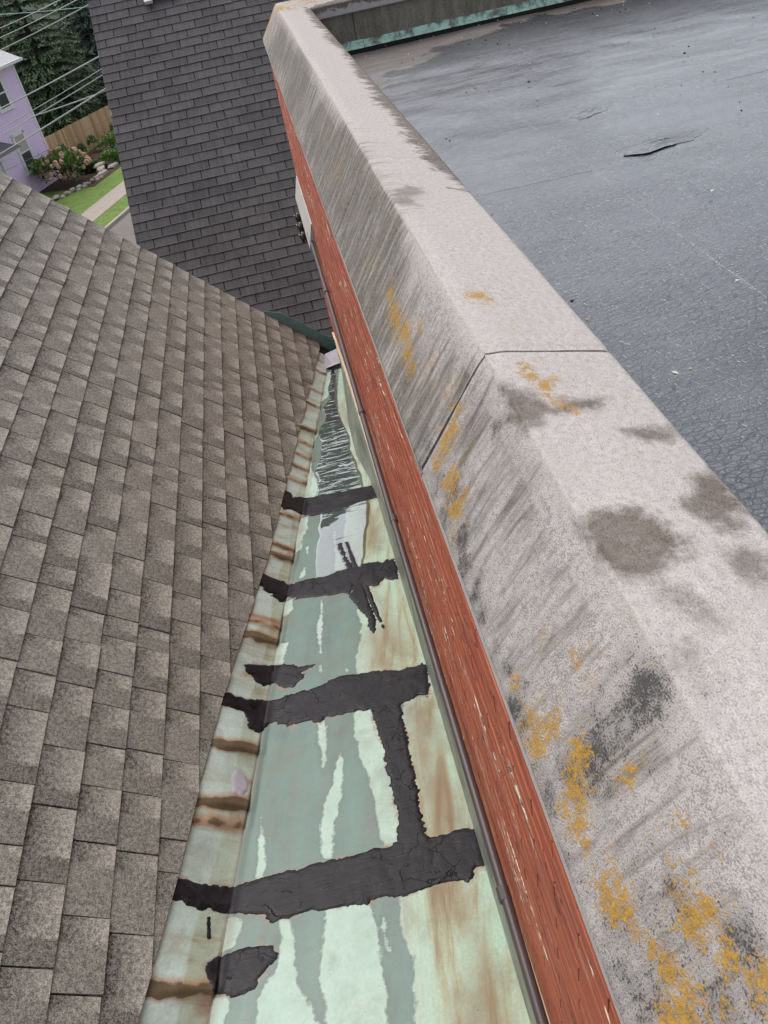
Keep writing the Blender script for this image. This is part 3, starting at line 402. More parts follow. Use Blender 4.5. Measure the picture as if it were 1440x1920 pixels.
# bricks: running bond, painted over; the 300 that show largest are pieces of their own
BLn, BHt, JT = .206, .061, .008
cand = []; zt = -1.004; k = 0
while zt-BHt > -3.42:
    y = -.75-(k % 2)*(BLn+JT)/2
    while y < 7.38:
        y0, y1 = max(y, -.75), min(y+BLn+.0055, 7.38)
        if y1-y0 > .03: cand.append((y0, y1, zt-BHt, zt))
        y += BLn+JT
    zt -= BHt+JT; k += 1
def bscore(c):
    yc = (c[0]+c[1])/2; zc = (c[2]+c[3])/2; d2 = WX*WX+yc*yc+zc*zc
    fl = -2.37-.155*yc
    return (c[1]-c[0])*WX/(d2**1.5)*(1 if (zc > fl and yc > .15) else 0)
cand.sort(key=bscore, reverse=True)
def brick_geo(mb, c):
    y0, y1, z0, z1 = c; j = lambda s: random.uniform(-s, s); x = WX+j(.0005); b = .003
    v = [(x+b, y0, z0), (x+b, y1, z0), (x+b, y1, z1), (x+b, y0, z1), (x+j(.0004), y0+.001, z0+b), (x+j(.0004), y1-.001, z0+b), (x+j(.0004), y1-.001, z1-b), (x+j(.0004), y0+.001, z1-b),
         (WX+.05, y0, z0), (WX+.05, y1, z0), (WX+.05, y1, z1), (WX+.05, y0, z1)]
    mb.add(v, [(4, 7, 6, 5), (0, 4, 5, 1), (1, 5, 6, 2), (2, 6, 7, 3), (3, 7, 4, 0), (8, 0, 1, 9), (9, 1, 2, 10), (10, 2, 3, 11), (11, 3, 0, 8)])
for c in cand[:300]:
    mb = MB(); brick_geo(mb, c); mb.build('brick', brickm, pw)
mb = MB()
for c in cand[300:]: brick_geo(mb, c)
tag(mb.build('brick_field', brickm, pw), kind='stuff')
# ---- far parapet along the back of the flat roof
fp = empty('back_parapet', (3.5, 7.2, -1.2), 'stained dark concrete back parapet with pale coping beyond the flat roof', 'wall')
coping_piece(YEND-1.2+.0, YEND, .012, 41, fp, along='x', mit1=True)
for i in range(4): coping_piece(YEND-1.2-1.5*(i+1), YEND-1.2-1.5*i, .012, 51+i, fp, along='x')
YI = YEND-(RX-CX)+.035      # inner face of the back wall
for a, b in [(.50, .87), (.87, 2.45), (2.45, 4.05), (4.05, 5.6), (5.6, 7.5)]:
    MB().box((a+.003, YI, -1.30), (b-.003, YI+.30, RZ-.07)).build('wall_panel', mossy, fp)
MB().box((.4, YI+.03, -3.4), (7.5, YI+.28, -1.0)).build('wall_core', mossy, fp)
x = .56; i = 0
while x < 6.5:
    wdt = random.uniform(.13, .30); t = random.uniform(-.004, .004); zt = -1.085+t
    mb = MB(); mb.add([(x, YI-.004, zt), (x+wdt, YI-.004, zt+random.uniform(-.004, .004)), (x+wdt, YI-.020, -1.125), (x, YI-.018, -1.125+t), (x, YI-.034, -1.140), (x+wdt, YI-.036, -1.140), (x, YI+.004, zt), (x+wdt, YI+.004, zt)], [(0, 3, 2, 1), (3, 4, 5, 2), (6, 0, 1, 7)])
    mb.build('flashing_strip', verd, fp); x += wdt+random.uniform(-.002, .004); i += 1
MB().box((.56, YI-.05, -1.20), (7, YI-.002, -1.148)).build('cant_strip', felt, fp)
# ================================================================== FLAT ROOF
ZR = -1.17
fr = tag(obj('flat_roof', [(.45, -1.5, ZR-.03), (12, -1.5, ZR-.03), (12, YI+.05, ZR-.03), (.45, YI+.05, ZR-.03)], [(0, 1, 2, 3)], felt), 'black bitumen flat roof behind the stone parapet', 'roof', kind='structure')
def zmem(X, Y, z): return z+(fbm(X*1.6, Y*1.6, 33)-.5)*.022+(fbm(X*5, Y*5, 36)-.5)*.004
def sheet(x0, x1, y0, y1, z, seed, parent, hole=None):
    nx = max(4, int((x1-x0)/.05)); ny = max(4, int((y1-y0)/.06)); X, Y = np.meshgrid(np.linspace(x0, x1, nx), np.linspace(y0, y1, ny))
    X = X+np.where((X > x0+.01) & (X < x1-.01), 0, (fbm(Y*2.2, Y*0+seed, 30)-.5)*.02)
    Z = zmem(X, Y, z)
    V = np.stack([X, Y, Z], -1).reshape(-1, 3); F = grid_faces(ny, nx).tolist(); nv = len(V); W = V.copy(); W[:, 2] -= .004; W[:, 0] += np.where(W[:, 0] > x1-.012, .005, np.where(W[:, 0] < x0+.012, -.005, 0)); W[:, 1] += np.where(W[:, 1] > y1-.001, .005, np.where(W[:, 1] < y0+.001, -.005, 0))
    V = np.concatenate([V, W]); b = list(range(nx))+[i*nx+nx-1 for i in range(1, ny)]+[(ny-1)*nx+i for i in range(nx-2, -1, -1)]+[i*nx for i in range(ny-2, 0, -1)]
    for i in range(len(b)): p, q = b[i], b[(i+1) % len(b)]; F.append((p, p+nv, q+nv, q))
    return obj('membrane_sheet', V, F, memm, parent, smooth=False)
edges = [.46, .82, 1.37, 2.35, 3.33, 4.31, 5.3, 6.3, 8.0]; cuts = {0: [2.5, 4.35], 1: [3.35, 5.9], 2: [2.0, 5.4], 3: [4.2], 4: [1.6, 5.2], 5: [3.4], 6: [4.6], 7: [2.7]}
for i in range(8):
    ys = [-1.4]+cuts[i]+[YI]
    for j in range(len(ys)-1): sheet(edges[i]-.05, edges[i+1]+.03, ys[j]-(.06 if j else 0), ys[j+1], ZR+.0009*(i % 3)+.0012*(j % 2), i*7+j, fr)
def blister(cx, cy, rx, ry, hgt, rot, split):
    n, m = 18, 56; vs = []; fs = []; so_ = []
    for i in range(n+1):
        r = i/n
        for k in range(m):
            a = 2*math.pi*k/m; w = 1+.20*math.sin(2*a+1)+.10*math.sin(5*a+rot*3)+.05*math.sin(11*a)
            X = cx+rx*r*w*math.cos(a)*math.cos(rot)-ry*r*w*math.sin(a)*math.sin(rot); Y = cy+rx*r*w*math.cos(a)*math.sin(rot)+ry*r*w*math.sin(a)*math.cos(rot)
            near = max(0, math.cos(a+1.57+.5))**2; lift = split*near*max(0, r-.5)*2
            z = float(zmem(np.array(X), np.array(Y), ZR))+.0030+hgt*(1-r*r)**1.5*(1+.2*math.sin(3*a+r*4))+lift-(.006 if (i == n and lift < .004) else 0)
            vs.append((X, Y, z)); so_.append(max(0, 1-((X-cx-.02)**2/(rx*.55)**2+(Y-cy)**2/(ry*.55)**2))**.8)
    for i in range(n):
        for k in range(m): fs.append((i*m+k, (i+1)*m+k, (i+1)*m+(k+1) % m, i*m+(k+1) % m))
    return obj('blister', vs, fs, memm, fr, attrs={'soot': so_}, smooth=True)
blister(1.70, 3.44, .20, .10, .012, .1, .007); blister(1.64, 4.12, .13, .07, .004, .4, .004)
# small litter lying on the membrane
mb = MB()
for i in range(240):
    X = random.uniform(.62, 4.2); Y = random.uniform(1.2, 7.0) if i > 90 else random.uniform(6.2, 7.02)
    if i % 9 == 0: X = random.uniform(.6, .8); Y = random.uniform(1.3, 4)
    s = random.uniform(.003, .012); a = random.uniform(0, 6.28); z = ZR+.022+random.uniform(0, .004); c, d = math.cos(a)*s, math.sin(a)*s
    mb.add([(X-c, Y-d, z), (X+d*.6, Y-c*.6, z+.003), (X+c, Y+d, z+.001), (X-d*.6, Y+c*.6, z+.004), (X, Y, z-.006)], [(0, 1, 2, 3), (0, 4, 1), (1, 4, 2), (2, 4, 3), (3, 4, 0)], rnd=random.random())
def m_litter():
    s = Mt('dry_litter'); r = s.attr('rnd'); return s.done(s.ramp(r, [(.30, (.03, .028, .025)), (.42, (.34, .22, .12)), (.6, (.55, .42, .28)), (.8, (.70, .66, .60))]), .9)
tag(mb.build('roof_litter', m_litter()), 'scattered dry leaf bits and grit on the black flat roof', 'litter', kind='stuff')
# ================================================================== GREY SHINGLE ROOF
Z0 = 3.29; SL = math.radians(44.4); cs, sn = math.cos(SL), math.sin(SL)
def gp(s, y, h=0): return (s*cs+h*sn, y, -Z0-s*sn+h*cs)     # s: metres down the slope (x = s cos), h above the deck
GL = [(7.0, .08), (5.92, -.092), (3.13, -.556), (2.15, -.75), (1.668, -.832), (1.30, -.885), (.89, -.96), (-1.0, -1.30)]
def xcut(y):
    for (ya, xa), (yb, xb) in zip(GL, GL[1:]):
        if yb <= y <= ya: return xa+(xb-xa)*(ya-y)/(ya-yb)
    return GL[-1][1] if y < -1 else GL[0][1]
def clip(poly, f):
    out = []
    for i in range(len(poly)):
        a, b = poly[i], poly[(i+1) % len(poly)]; fa, fb = f(a), f(b)
        if fa >= 0: out.append(a)
        if fa*fb < 0: t = fa/(fa-fb); out.append(tuple(a[j]+(b[j]-a[j])*t for j in range(2)))
    return out
gr = empty('shingle_roof', (-1.5, 3, -2.0), 'weathered grey-brown laminated shingle roof sloping steeply down to the copper gutter', 'roof')
YRK = 6.50; EXP = .143
MB().add([gp(-4.6, -.8, -.012), gp(.5, -.8, -.012), gp(.5, YRK, -.012), gp(-4.6, YRK, -.012), gp(-4.6, -.8, -.09), gp(.5, -.8, -.09), gp(.5, YRK, -.09), gp(-4.6, YRK, -.09)], [(0, 1, 2, 3), (4, 7, 6, 5), (0, 4, 5, 1), (1, 5, 6, 2), (2, 6, 7, 3), (3, 7, 4, 0)]).build('deck', felt, gr)
pieces = []
s0 = -1.309+EXP*9.0; k = 0
while s0-EXP > -4.4:
    y = -.75-random.uniform(0, .2)
    tooth = random.random() < .5
    while y < YRK:
        wdt = random.choice([.12, .17, .20, .22, .24, .27, .30])*random.uniform(.93, 1.07)
        if YRK-(y+wdt) < .09: wdt = YRK-y+.002
        bu = random.uniform(-.0018, .0018)
        poly = [(s0-EXP-.035, y+.0026), (s0+bu, y+.0026), (s0+bu, y+wdt-.0026), (s0-EXP-.035, y+wdt-.0026)]
        yc = min(y+wdt/2, YRK); xa, xb = xcut(y), xcut(y+wdt); sl_ = (xb-xa)/wdt
        poly = [(p, min(q, YRK+.006)) for p, q in poly]
        P = clip(poly, lambda a: (xa+(a[1]-y)*sl_)/cs-a[0])
        if len(P) >= 3: pieces.append((P, s0, y, wdt, tooth))
        y += wdt; tooth = not tooth if random.random() < .85 else tooth
    s0 -= EXP; k += 1
def shingle_geo(P, s0, y, wdt, tooth, mb, uvs):
    r, r2 = random.random(), random.random(); lift = .0036 if tooth else 0; j = random.uniform(-.0012, .0012); n = len(P); v = []; tt = []
    for s, yy in P:
        t = (s-(s0-EXP-.035))/(EXP+.035); v.append(gp(s, yy, .003+.0066*t+lift*min(1, t*1.5)+j+(yy-y)/wdt*random.uniform(-.001, .001))); tt.append(((s-(s0-EXP))/EXP, (yy-y)/wdt))
    for s, yy in P:
        t = (s-(s0-EXP-.035))/(EXP+.035); v.append(gp(s, yy, .003+.0066*t-.0060)); 
    f = [tuple(range(n))]+[(i, i+n, (i+1) % n+n, (i+1) % n) for i in range(n)]
    mb.add(v, f, rnd=r, rnd2=r2); uvs += tt+tt
def gscore(p):
    c = np.mean(np.array(p[0]), 0); q = Vector(gp(c[0], c[1])); d = q.length; pv = q.dot(fwd)
    if pv <= 0: return 0
    px = q.dot(right)/pv*1442+720; py = q.dot(down)/pv*1442+960
    if px < -60 or px > 700 or py < 250 or py > 1990: return 0
    a = np.array(p[0]); ar = abs(sum(a[i, 0]*a[(i+1) % len(a), 1]-a[(i+1) % len(a), 0]*a[i, 1] for i in range(len(a))))/2
    return ar*abs(q.dot(Vector((sn, 0, cs))))/d**3
pieces.sort(key=gscore, reverse=True)
def build_sh(lst, name, m, parent, fn):
    mb = MB(); uvs = []
    for p in lst: fn(*p, mb, uvs)
    return obj(name, mb.v, mb.f, m, parent, attrs=mb.a, uv=uvs)
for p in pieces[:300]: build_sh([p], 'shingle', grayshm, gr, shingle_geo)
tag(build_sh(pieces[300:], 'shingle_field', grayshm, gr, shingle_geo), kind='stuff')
# ================================================================== COPPER VALLEY GUTTER
def zf(y): return -2.37-.155*y
def xf(y): return -.94+.158*y
GR = [(-1, .118), (3.6, .115), (3.95, .10), (4.3, .058), (4.8, .064), (5.5, .102), (6.0, .131), (7, .14)]
def xr(y): return np.interp(y, [a for a, b in GR], [b for a, b in GR])
def gsurf(Y, U, H=0.0):
    """unrolled gutter: U >= 0 across the floor from the fold, U < 0 up the roof slope; H above the sheet"""
    F0 = xf(Y); up = U < 0; e = .012; w = 1/(1+np.exp(-U/e*2.2)); x = np.where(up, F0+U*cs, F0+U); z = np.where(up, zf(Y)-U*sn, zf(Y))
    z = z+.006*np.exp(-(U/.02)**2)
    hx = np.where(up, sn, 0)*H; hz = np.where(up, cs, 1)*H
    return x+hx, z+hz
def wav(Y, U):
    """lapped and crimped upstand, slightly buckled floor"""
    h = np.zeros(np.broadcast(Y, U).shape)
    for i, r in enumerate(RIDGE):
        d = (Y-r)-U*.05; a = .020 if i in (3, 10, 12, 13, 14, 16) else .012
        h = h+np.where(U < .03, a*np.exp(-np.clip(d+.0, 0, 9)/.09)*(d > 0)*1.0+a*(d <= 0)*np.exp(d/.012), 0)*np.clip((.03-U)/.03, 0, 1)
    return h+(fbm(Y*2.6, U*3, 60)-.5)*.010+(fbm(Y*9, U*9, 63)-.5)*.0025
vg = empty('valley_gutter', (-.3, 3, -3.0), 'green patinated copper valley gutter with black tar patches between shingles and wall', 'gutter')
def gutter_attrs(Y, U):
    a = {}; d = np.full(Y.shape, -1.0)
    for P in DRY: d = np.maximum(d, sdf(P, Y, U))
    a['dry'] = np.clip(d, -.2, .2); b = np.full(Y.shape, -1.0)
    for P in BROWN: b = np.maximum(b, sdf(P, Y, U))
    a['brown'] = np.clip(b, -.3, .3); w = np.full(Y.shape, -1.0)
    for P in WETD: w = np.maximum(w, sdf(P, Y, U))
    a['wetd'] = np.clip(w, -.2, .2); a['up'] = (U < .0).astype(float)
    a['right'] = np.clip(sdf(DRY[-1], Y, U)/.10+.2, 0, 1)
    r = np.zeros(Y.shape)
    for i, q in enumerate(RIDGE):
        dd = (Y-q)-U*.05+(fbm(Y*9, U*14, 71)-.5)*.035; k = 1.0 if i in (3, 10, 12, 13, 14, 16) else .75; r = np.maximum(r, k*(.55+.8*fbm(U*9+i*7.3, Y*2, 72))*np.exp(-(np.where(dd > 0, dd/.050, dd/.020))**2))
    tr_ = np.full(Y.shape, -1.0)
    for nm, P in TAR.items():
        if nm in ('T1', 'T2', 'T3', 'T3b', 'T4', 'T5'): tr_ = np.maximum(tr_, sdf(P, Y, U))
    a['tarrim'] = np.exp(-(np.minimum(tr_, 0)/.022)**2)
    a['lap'] = np.clip((U+.105-.02*(Y-1)+.012*np.sin(Y*7))/.004, 0, 1)*(U < 0)
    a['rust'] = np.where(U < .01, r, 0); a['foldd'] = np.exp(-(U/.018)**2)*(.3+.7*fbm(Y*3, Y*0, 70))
    return a
ys = np.arange(-.7, 6.32, .009); ts = np.linspace(0, 1, 132)
Y, T = np.meshgrid(ys, ts, indexing='ij'); U = T*(xr(Y)-xf(Y)); U = np.maximum(U, 0)
X, Z = gsurf(Y, U); H = wav(Y, U)*np.clip(U/.03, 0, 1); Z = Z+H
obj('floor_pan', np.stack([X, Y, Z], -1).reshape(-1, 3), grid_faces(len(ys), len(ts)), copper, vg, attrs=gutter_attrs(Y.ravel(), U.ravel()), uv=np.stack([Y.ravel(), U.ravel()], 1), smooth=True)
ts = np.linspace(0, 1, 34); Y, T = np.meshgrid(ys, ts, indexing='ij'); U = -(1-T)*.30
X, Z = gsurf(Y, U, wav(Y, U)*np.clip(-U/.01, .25, 1)*np.clip((.225+U)/.10, 0, 1)-.001)
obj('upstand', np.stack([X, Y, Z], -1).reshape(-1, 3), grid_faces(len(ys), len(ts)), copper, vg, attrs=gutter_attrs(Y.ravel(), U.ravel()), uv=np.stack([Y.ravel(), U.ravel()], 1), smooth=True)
# tar patches, brushed on: each a lump of its own, lying over fold and floor
def tar_patch(P, thick=.006, m=tarm, name='tar_patch', rough=.010):
    P = np.array(P); c = .0055; y0, u0 = P.min(0)-.03; y1, u1 = P.max(0)+.03
    ys = np.arange(y0, y1, c); us = np.arange(u0, u1, c); Y, U = np.meshgrid(ys, us, indexing='ij')
    d = sdf(P, Y, U)+(fbm(Y*38, U*38, 80)-.5)*rough*1.9+(fbm(Y*110, U*110, 84)-.5)*rough*1.0+(fbm(Y*100, U*13, 86)-.5)*rough*1.8
    t = np.clip(d/.014, -1.0, 1); H = np.where(t > 0, thick*(t*(2-t))*(.55+.9*fbm(Y*13, U*22, 88)), t*.006)+.0005
    base = np.where(U >= 0, wav(Y, U)*np.clip(U/.03, 0, 1), wav(Y, U)*np.clip(-U/.01, .25, 1)*np.clip((.225+U)/.10, 0, 1)); X, Z = gsurf(Y, U, base+H)
    keep = d > -.012; F = grid_faces(len(ys), len(us)); kf = keep.ravel()[F].any(1); F = F[kf]; used = np.unique(F); mp = np.full(Y.size, -1); mp[used] = np.arange(len(used))
    return obj(name, np.stack([X, Y, Z], -1).reshape(-1, 3)[used], mp[F], m, vg, smooth=True)
for nm, P in TAR.items():
  if nm not in ('T7', 'T8'): tar_patch(P, .003 if nm in ('T6', 'T7', 'T8', 'T2c') else .0036, rough=.003 if nm in ('T6', 'T7', 'T8', 'T2c', 'T2b') else .010)
tar_patch(SILVER, .0025, lead, 'lead_patch', .006)
# side flashing against the brick wall, with a raw cream paint edge above it
def HF(y): return float(np.interp(y, [0, 2, 3.5, 5, 6.9], [.14, .155, .19, .21, .04]))
yy = np.arange(-.7, 6.9, .05); V = []; F = []
for i, y in enumerate(yy):
    b = float(xr(y)); hf = HF(y); z = zf(y)
    wob = .004*math.sin(y*5)+.003*math.sin(y*13)
    V += [(b-.004, y, z-.01), (b+.003, y, z+.010), (b*.35+.135*.65+wob*.5, y, z+hf*.6), (.139, y, z+hf+wob), (.150, y, z+hf+.004+wob)]
    if i: a = (i-1)*5; F += [(a+j, a+5+j, a+6+j, a+1+j) for j in range(4)]
obj('side_flashing', V, F, flashm, vg, smooth=True)
mb = MB()
for i in range(len(yy)-1):
    p = []
    for y in (yy[i], yy[i+1]):
        hf = HF(y); wob = .004*math.sin(y*5)+.003*math.sin(y*13); z = zf(y)+hf+wob; p.append((y, z))
    mb.add([(.137, p[0][0], p[0][1]+.002), (.137, p[1][0], p[1][1]+.002), (.137, p[1][0], p[1][1]+.011), (.137, p[0][0], p[0][1]+.011), (.157, p[1][0], p[1][1]+.013), (.157, p[0][0], p[0][1]+.013)], [(0, 3, 2, 1), (3, 5, 4, 2)])
mb.build('paint_edge', cream, vg)
# folded lead piece closing the far end
MB().add([(-.02, 6.02, zf(6.02)+.02), (.14, 6.0, zf(6.0)+.05), (.145, 6.24, zf(6.2)+.10), (.02, 6.26, zf(6.2)+.06), (.06, 6.12, zf(6.1)+.015)], [(0, 4, 3), (0, 1, 4), (4, 1, 2), (4, 2, 3)]).build('end_piece', lead, vg)
# rain water running down the lower half of the floor
def m_water():
    s = Mt('rain_water'); p = s.pos(); t = s.t; t.nodes.remove(s.b)
    rip = s.noise(s.vm(p, (6, 20, 6)), 1, 2, .45, .6); nb = s.bump(s.ma('MULTIPLY', rip, s.mr(s.sep(p)[1], 3.6, 4.5, .10, 1)), .42, .02)
    g = s.n('ShaderNodeBsdfGlossy'); g.inputs['Roughness'].default_value = .04; s.l(nb, g.inputs['Normal'])
    tr = s.n('ShaderNodeBsdfTransparent'); tr.inputs[0].default_value = (.80, .84, .78, 1); fz = s.n('ShaderNodeFresnel'); fz.inputs[0].default_value = 1.45; s.l(nb, fz.inputs['Normal'])
    mx = s.n('ShaderNodeMixShader'); s.l(s.ma('MULTIPLY', fz.outputs[0], 5.0, 0, True), mx.inputs[0]); s.l(tr.outputs[0], mx.inputs[1]); s.l(g.outputs[0], mx.inputs[2]); s.l(mx.outputs[0], s.out.inputs[0]); return s.m
ysw = np.arange(2.84, 6.02, .012); tw = np.linspace(0, 1, 46); Y, T = np.meshgrid(ysw, tw, indexing='ij')
WL = [(2.84, .16, .40), (3.0, .13, .42), (3.5, .10, .44), (3.9, .06, .40), (4.3, .035, .30), (4.8, .03, .22), (5.3, .03, .12), (5.7, .02, .09), (6.05, .02, .06)]
ul = np.interp(Y, [a[0] for a in WL], [a[1] for a in WL])+(fbm(Y*5, Y*0, 90)-.5)*.06; ur = np.interp(Y, [a[0] for a in WL], [a[2] for a in WL])+(fbm(Y*5, Y*0+9, 93)-.5)*.05
U = ul+(np.maximum(ur, ul+.01)-ul)*T; X, Z = gsurf(Y, U); Z = Z+wav(Y, U)*np.clip(U/.03, 0, 1)+.0022-.0045*np.clip(np.abs(T-.5)*2-.85, 0, 1)/.15
tag(obj('water', np.stack([X, Y, Z], -1).reshape(-1, 3), grid_faces(len(ysw), len(tw)), m_water(), smooth=True), 'thin rippled rain water lying in the low end of the copper gutter', 'water', kind='structure')
# ================================================================== CONDUIT, SERVICE BOX
cd = empty('conduit', (.125, 3, -2.16), 'long dark brown conduit running along the red wall above the gutter', 'conduit')
pts = [(.127+.002*math.sin(y*1.7), y, -2.16+.004*math.sin(y*1.1)) for y in np.arange(-.7, 6.2, .15)]
MB().tube(pts, .0145, 14).build('pipe', pvc, cd, smooth=True)
for y in (5.0, 3.42, 2.52, .9): MB().tube([(.127, y-.022, -2.16), (.127, y-.018, -2.16), (.127, y+.018, -2.16), (.127, y+.022, -2.16)], [.0155, .0182, .0182, .0155], 14).build('coupling', pvc, cd, smooth=False)
bxo = empty('service_box', (.1, 6.5, -2.2), 'pale grey wedge shaped service box with three dark insulators on the red wall', 'box')
y0, y1 = 5.95, 7.25; v = []
for y in (y0, y1): v += [(WX+.004, y, -2.02), (.150, y, -2.02), (.100, y, -2.20), (.112, y, -2.255), (WX+.004, y, -2.255)]
MB().add(v, [(0, 1, 2, 3, 4), (9, 8, 7, 6, 5), (0, 5, 6, 1), (1, 6, 7, 2), (2, 7, 8, 3), (3, 8, 9, 4)]).build('housing', greybox, bxo)
for y in (6.85, 6.60, 6.36):
    a = Vector((.112, y, -2.235)); d = Vector((-.85, -.1, -.30)).normalized(); rr_ = [.016, .016, .040, .048, .042, .026, .042, .048, .032]; tt = [0, .014, .018, .026, .034, .040, .046, .056, .064]
    io = MB().tube([a+d*t for t in tt], rr_, 16).build('insulator', rubber, bxo, smooth=True)
    MB().tube([a+d*.040, a+d*.044], [.030, .030], 16).build('clamp_ring', greybox, io)
# ================================================================== CHARCOAL ROOF BEYOND
XD = -1.95; TAN = .82; AN = math.atan(TAN); cd_, sd_ = math.cos(AN), math.sin(AN); UD = 11.5
def dp(x, t, h=0): y = t*cd_-h*sd_; return (x, y, TAN*t*cd_-UD+h*cd_)   # t: metres up the slope from y = 0
dr = empty('charcoal_roof', (0, 11, -3), 'charcoal three tab shingle roof rising beyond the grey roof', 'roof')
t0, t1 = 8.1/cd_, 16.0/cd_
MB().add([dp(XD, t0, -.01), dp(6, t0, -.01), dp(6, t1, -.01), dp(XD, t1, -.01), dp(XD, t0, -.14), dp(6, t0, -.14), dp(6, t1, -.14), dp(XD, t1, -.14)], BOXF[1:2]+[(0, 1, 2, 3)]+[(0, 4, 5, 1), (1, 5, 6, 2), (2, 6, 7, 3), (3, 7, 4, 0)]).build('deck', felt, dr)
MB().add([dp(XD-.006, t0, -.004), dp(XD+.05, t0, -.004), dp(XD+.05, t1, -.004), dp(XD-.006, t1, -.004), dp(XD-.006, t0, -.12), dp(XD-.006, t1, -.12)], [(0, 1, 2, 3), (0, 3, 5, 4)]).build('rake_edge', rakem, dr)
TW, TE = .3048, .1325; dpc = []; k = 0; t = t0
while t < t1:
    off = (k*(.1524+.0235)+.10) % TW; x = XD-off
    while x < 5.9:
        a, b = max(x, XD-.004), x+TW-.010
        if b-a > .02: dpc.append((a, b, t, x))
        x += TW
    t += TE; k += 1
def dsh(a, b, t, x, mb, uvs):
    r = random.random(); jl = random.uniform(0, .002); jt = random.uniform(-.003, .003); v = []; tt = []
    P = [(a, t+jt), (b, t+jt+random.uniform(-.002, .002)), (b, t+TE+.03), (a, t+TE+.03)]
    for px, pt in P: q = 1-(pt-t)/(TE+.03); v.append(dp(px, pt, .002+.0125*q+jl)); tt.append((1-(pt-t)/TE, (px-x)/TW))
    for px, pt in P: q = 1-(pt-t)/(TE+.03); v.append(dp(px, pt, .002+.0125*q-.011)); 
    mb.add(v, [(0, 1, 2, 3), (0, 4, 5, 1), (1, 5, 6, 2), (2, 6, 7, 3), (3, 7, 4, 0)], rnd=r); uvs += tt+tt
def dscore(p):
    q = Vector(dp((p[0]+p[1])/2, p[2])); pv = q.dot(fwd); px = q.dot(right)/pv*1442+720; py = q.dot(down)/pv*1442+960
    hid = py > 455+(px-257)*.545 or px > 500+max(0, py-60)*.23 or py < -15
    return 0 if hid else (p[1]-p[0])/q.length**2
dpc.sort(key=dscore, reverse=True)
for p in dpc[:300]: build_sh([p], 'shingle', darkshm, dr, dsh)
tag(build_sh(dpc[300:], 'shingle_field', darkshm, dr, dsh), kind='stuff')
# roof window near the top of the charcoal roof: white corner of the frame, dark glass
sk = empty('roof_window', dp(-.95, 16.6), 'small dark roof window with white frame corner on the charcoal roof', 'window')
glassm = plain('dark_blue_glass', (.02, .025, .05), .1, .1, 5, .6); whitem = plain('white_paint', (.78, .78, .77), .5, .05)
def dbox(a, b, t, u, h0, h1): return MB().add([dp(a, t, h0), dp(b, t, h0), dp(b, u, h0), dp(a, u, h0), dp(a, t, h1), dp(b, t, h1), dp(b, u, h1), dp(a, u, h1)], BOXF)
TS = 16.55
dbox(-1.20, -1.09, TS, TS+.9, .02, .07).build('frame', whitem, sk); dbox(-1.088, -.75, TS+.05, TS+.9, .02, .06).build('pane', glassm, sk)
# ---- teal flashing running up the rake of the grey roof
tf = empty('rake_flashing', (-.1, 6.55, -3.3), 'teal painted metal flashing with chipped edge along the grey roof end', 'flashing')
xs = np.linspace(-.43, .15, 40); V = []; F = []
for i, x in enumerate(xs):
    s = x/cs; f = min(1, (x+.43)/.10); hh = .02+.085*f*(.7+.3*(x+.43)/.58); ch = -.01+.012*(random.random() > .72)
    V += [gp(s, YRK+.010, ch), gp(s, YRK+.012, hh), gp(s, YRK+.016, hh), gp(s, YRK+.05, -.06)]
    if i: a = (i-1)*4; F += [(a, a+4, a+5, a+1), (a+1, a+5, a+6, a+2), (a+2, a+6, a+7, a+3)]
obj('metal_strip', V, F, teal, tf)
# bodies of the two houses under these roofs
brickfar = plain('plain_brick', (.26, .11, .075), .9, .2, 3)
def prism(name, prof, a, b, m, label, axis):
    n = len(prof); v = [((p, a, q) if axis == 'y' else (a, p, q)) for p, q in prof]+[((p, b, q) if axis == 'y' else (b, p, q)) for p, q in prof]
    f = [tuple(range(n))[::-1], tuple(range(n, 2*n))]+[(i, (i+1) % n, (i+1) % n+n, i+n) for i in range(n)]
    return tag(obj(name, v, f, m), label, 'building', kind='structure')
GZ = -10.3
prism('house_body', [(-3.1, GZ-.1), (.12, GZ-.1), (.12, -3.6), (-3.1, -.45)], -.7, 6.36, brickfar, 'plain brick house body under the grey shingle roof', 'y')
prism('house_body', [(8.4, GZ-.1), (15.6, GZ-.1), (15.6, .9), (8.4, -4.85)], -1.75, 5.8, brickfar, 'plain brick house body under the charcoal roof', 'x')
prism('tower_body', [(.20, GZ-.1), (9, GZ-.1), (9, ZR-.06), (.20, ZR-.06)], -1.4, YEND-.02, brickfar, 'brick building under the flat roof', 'y')
# ================================================================== GROUND AND STREET
SO = Vector((-9.37, 38.9, GZ)); TH = -math.atan2(.3697, .929); ct, st_ = math.cos(TH), math.sin(TH)
def L(a, b, z=0): return (SO.x+a*ct-b*st_, SO.y+a*st_+b*ct, GZ+z)       # a: across towards the street, b: along it
def strip(name, a0, a1, b0, b1, z, m, label, cat, depth=None):
    v = [L(a0, b0, z), L(a1, b0, z), L(a1, b1, z), L(a0, b1, z)]; f = [(0, 1, 2, 3)]
    if depth: v += [L(a0, b0, z-depth), L(a1, b0, z-depth), L(a1, b1, z-depth), L(a0, b1, z-depth)]; f += [(0, 4, 5, 1), (1, 5, 6, 2), (2, 6, 7, 3), (3, 7, 4, 0)]
    return tag(obj(name, v, f, m), label, cat, kind='structure')
tag(obj('ground', [(-700, -300, GZ-.16), (700, -300, GZ-.16), (700, 1200, GZ-.16), (-700, 1200, GZ-.16)], [(0, 1, 2, 3)], plain('far_ground', (.022, .036, .014), .95, .4, .2)), 'green ground stretching to the horizon', 'ground', kind='structure')
strip('lawn', -7.5, 0, -40, 90, -.01, grass, 'green lawn inside the sidewalk', 'lawn', .1)
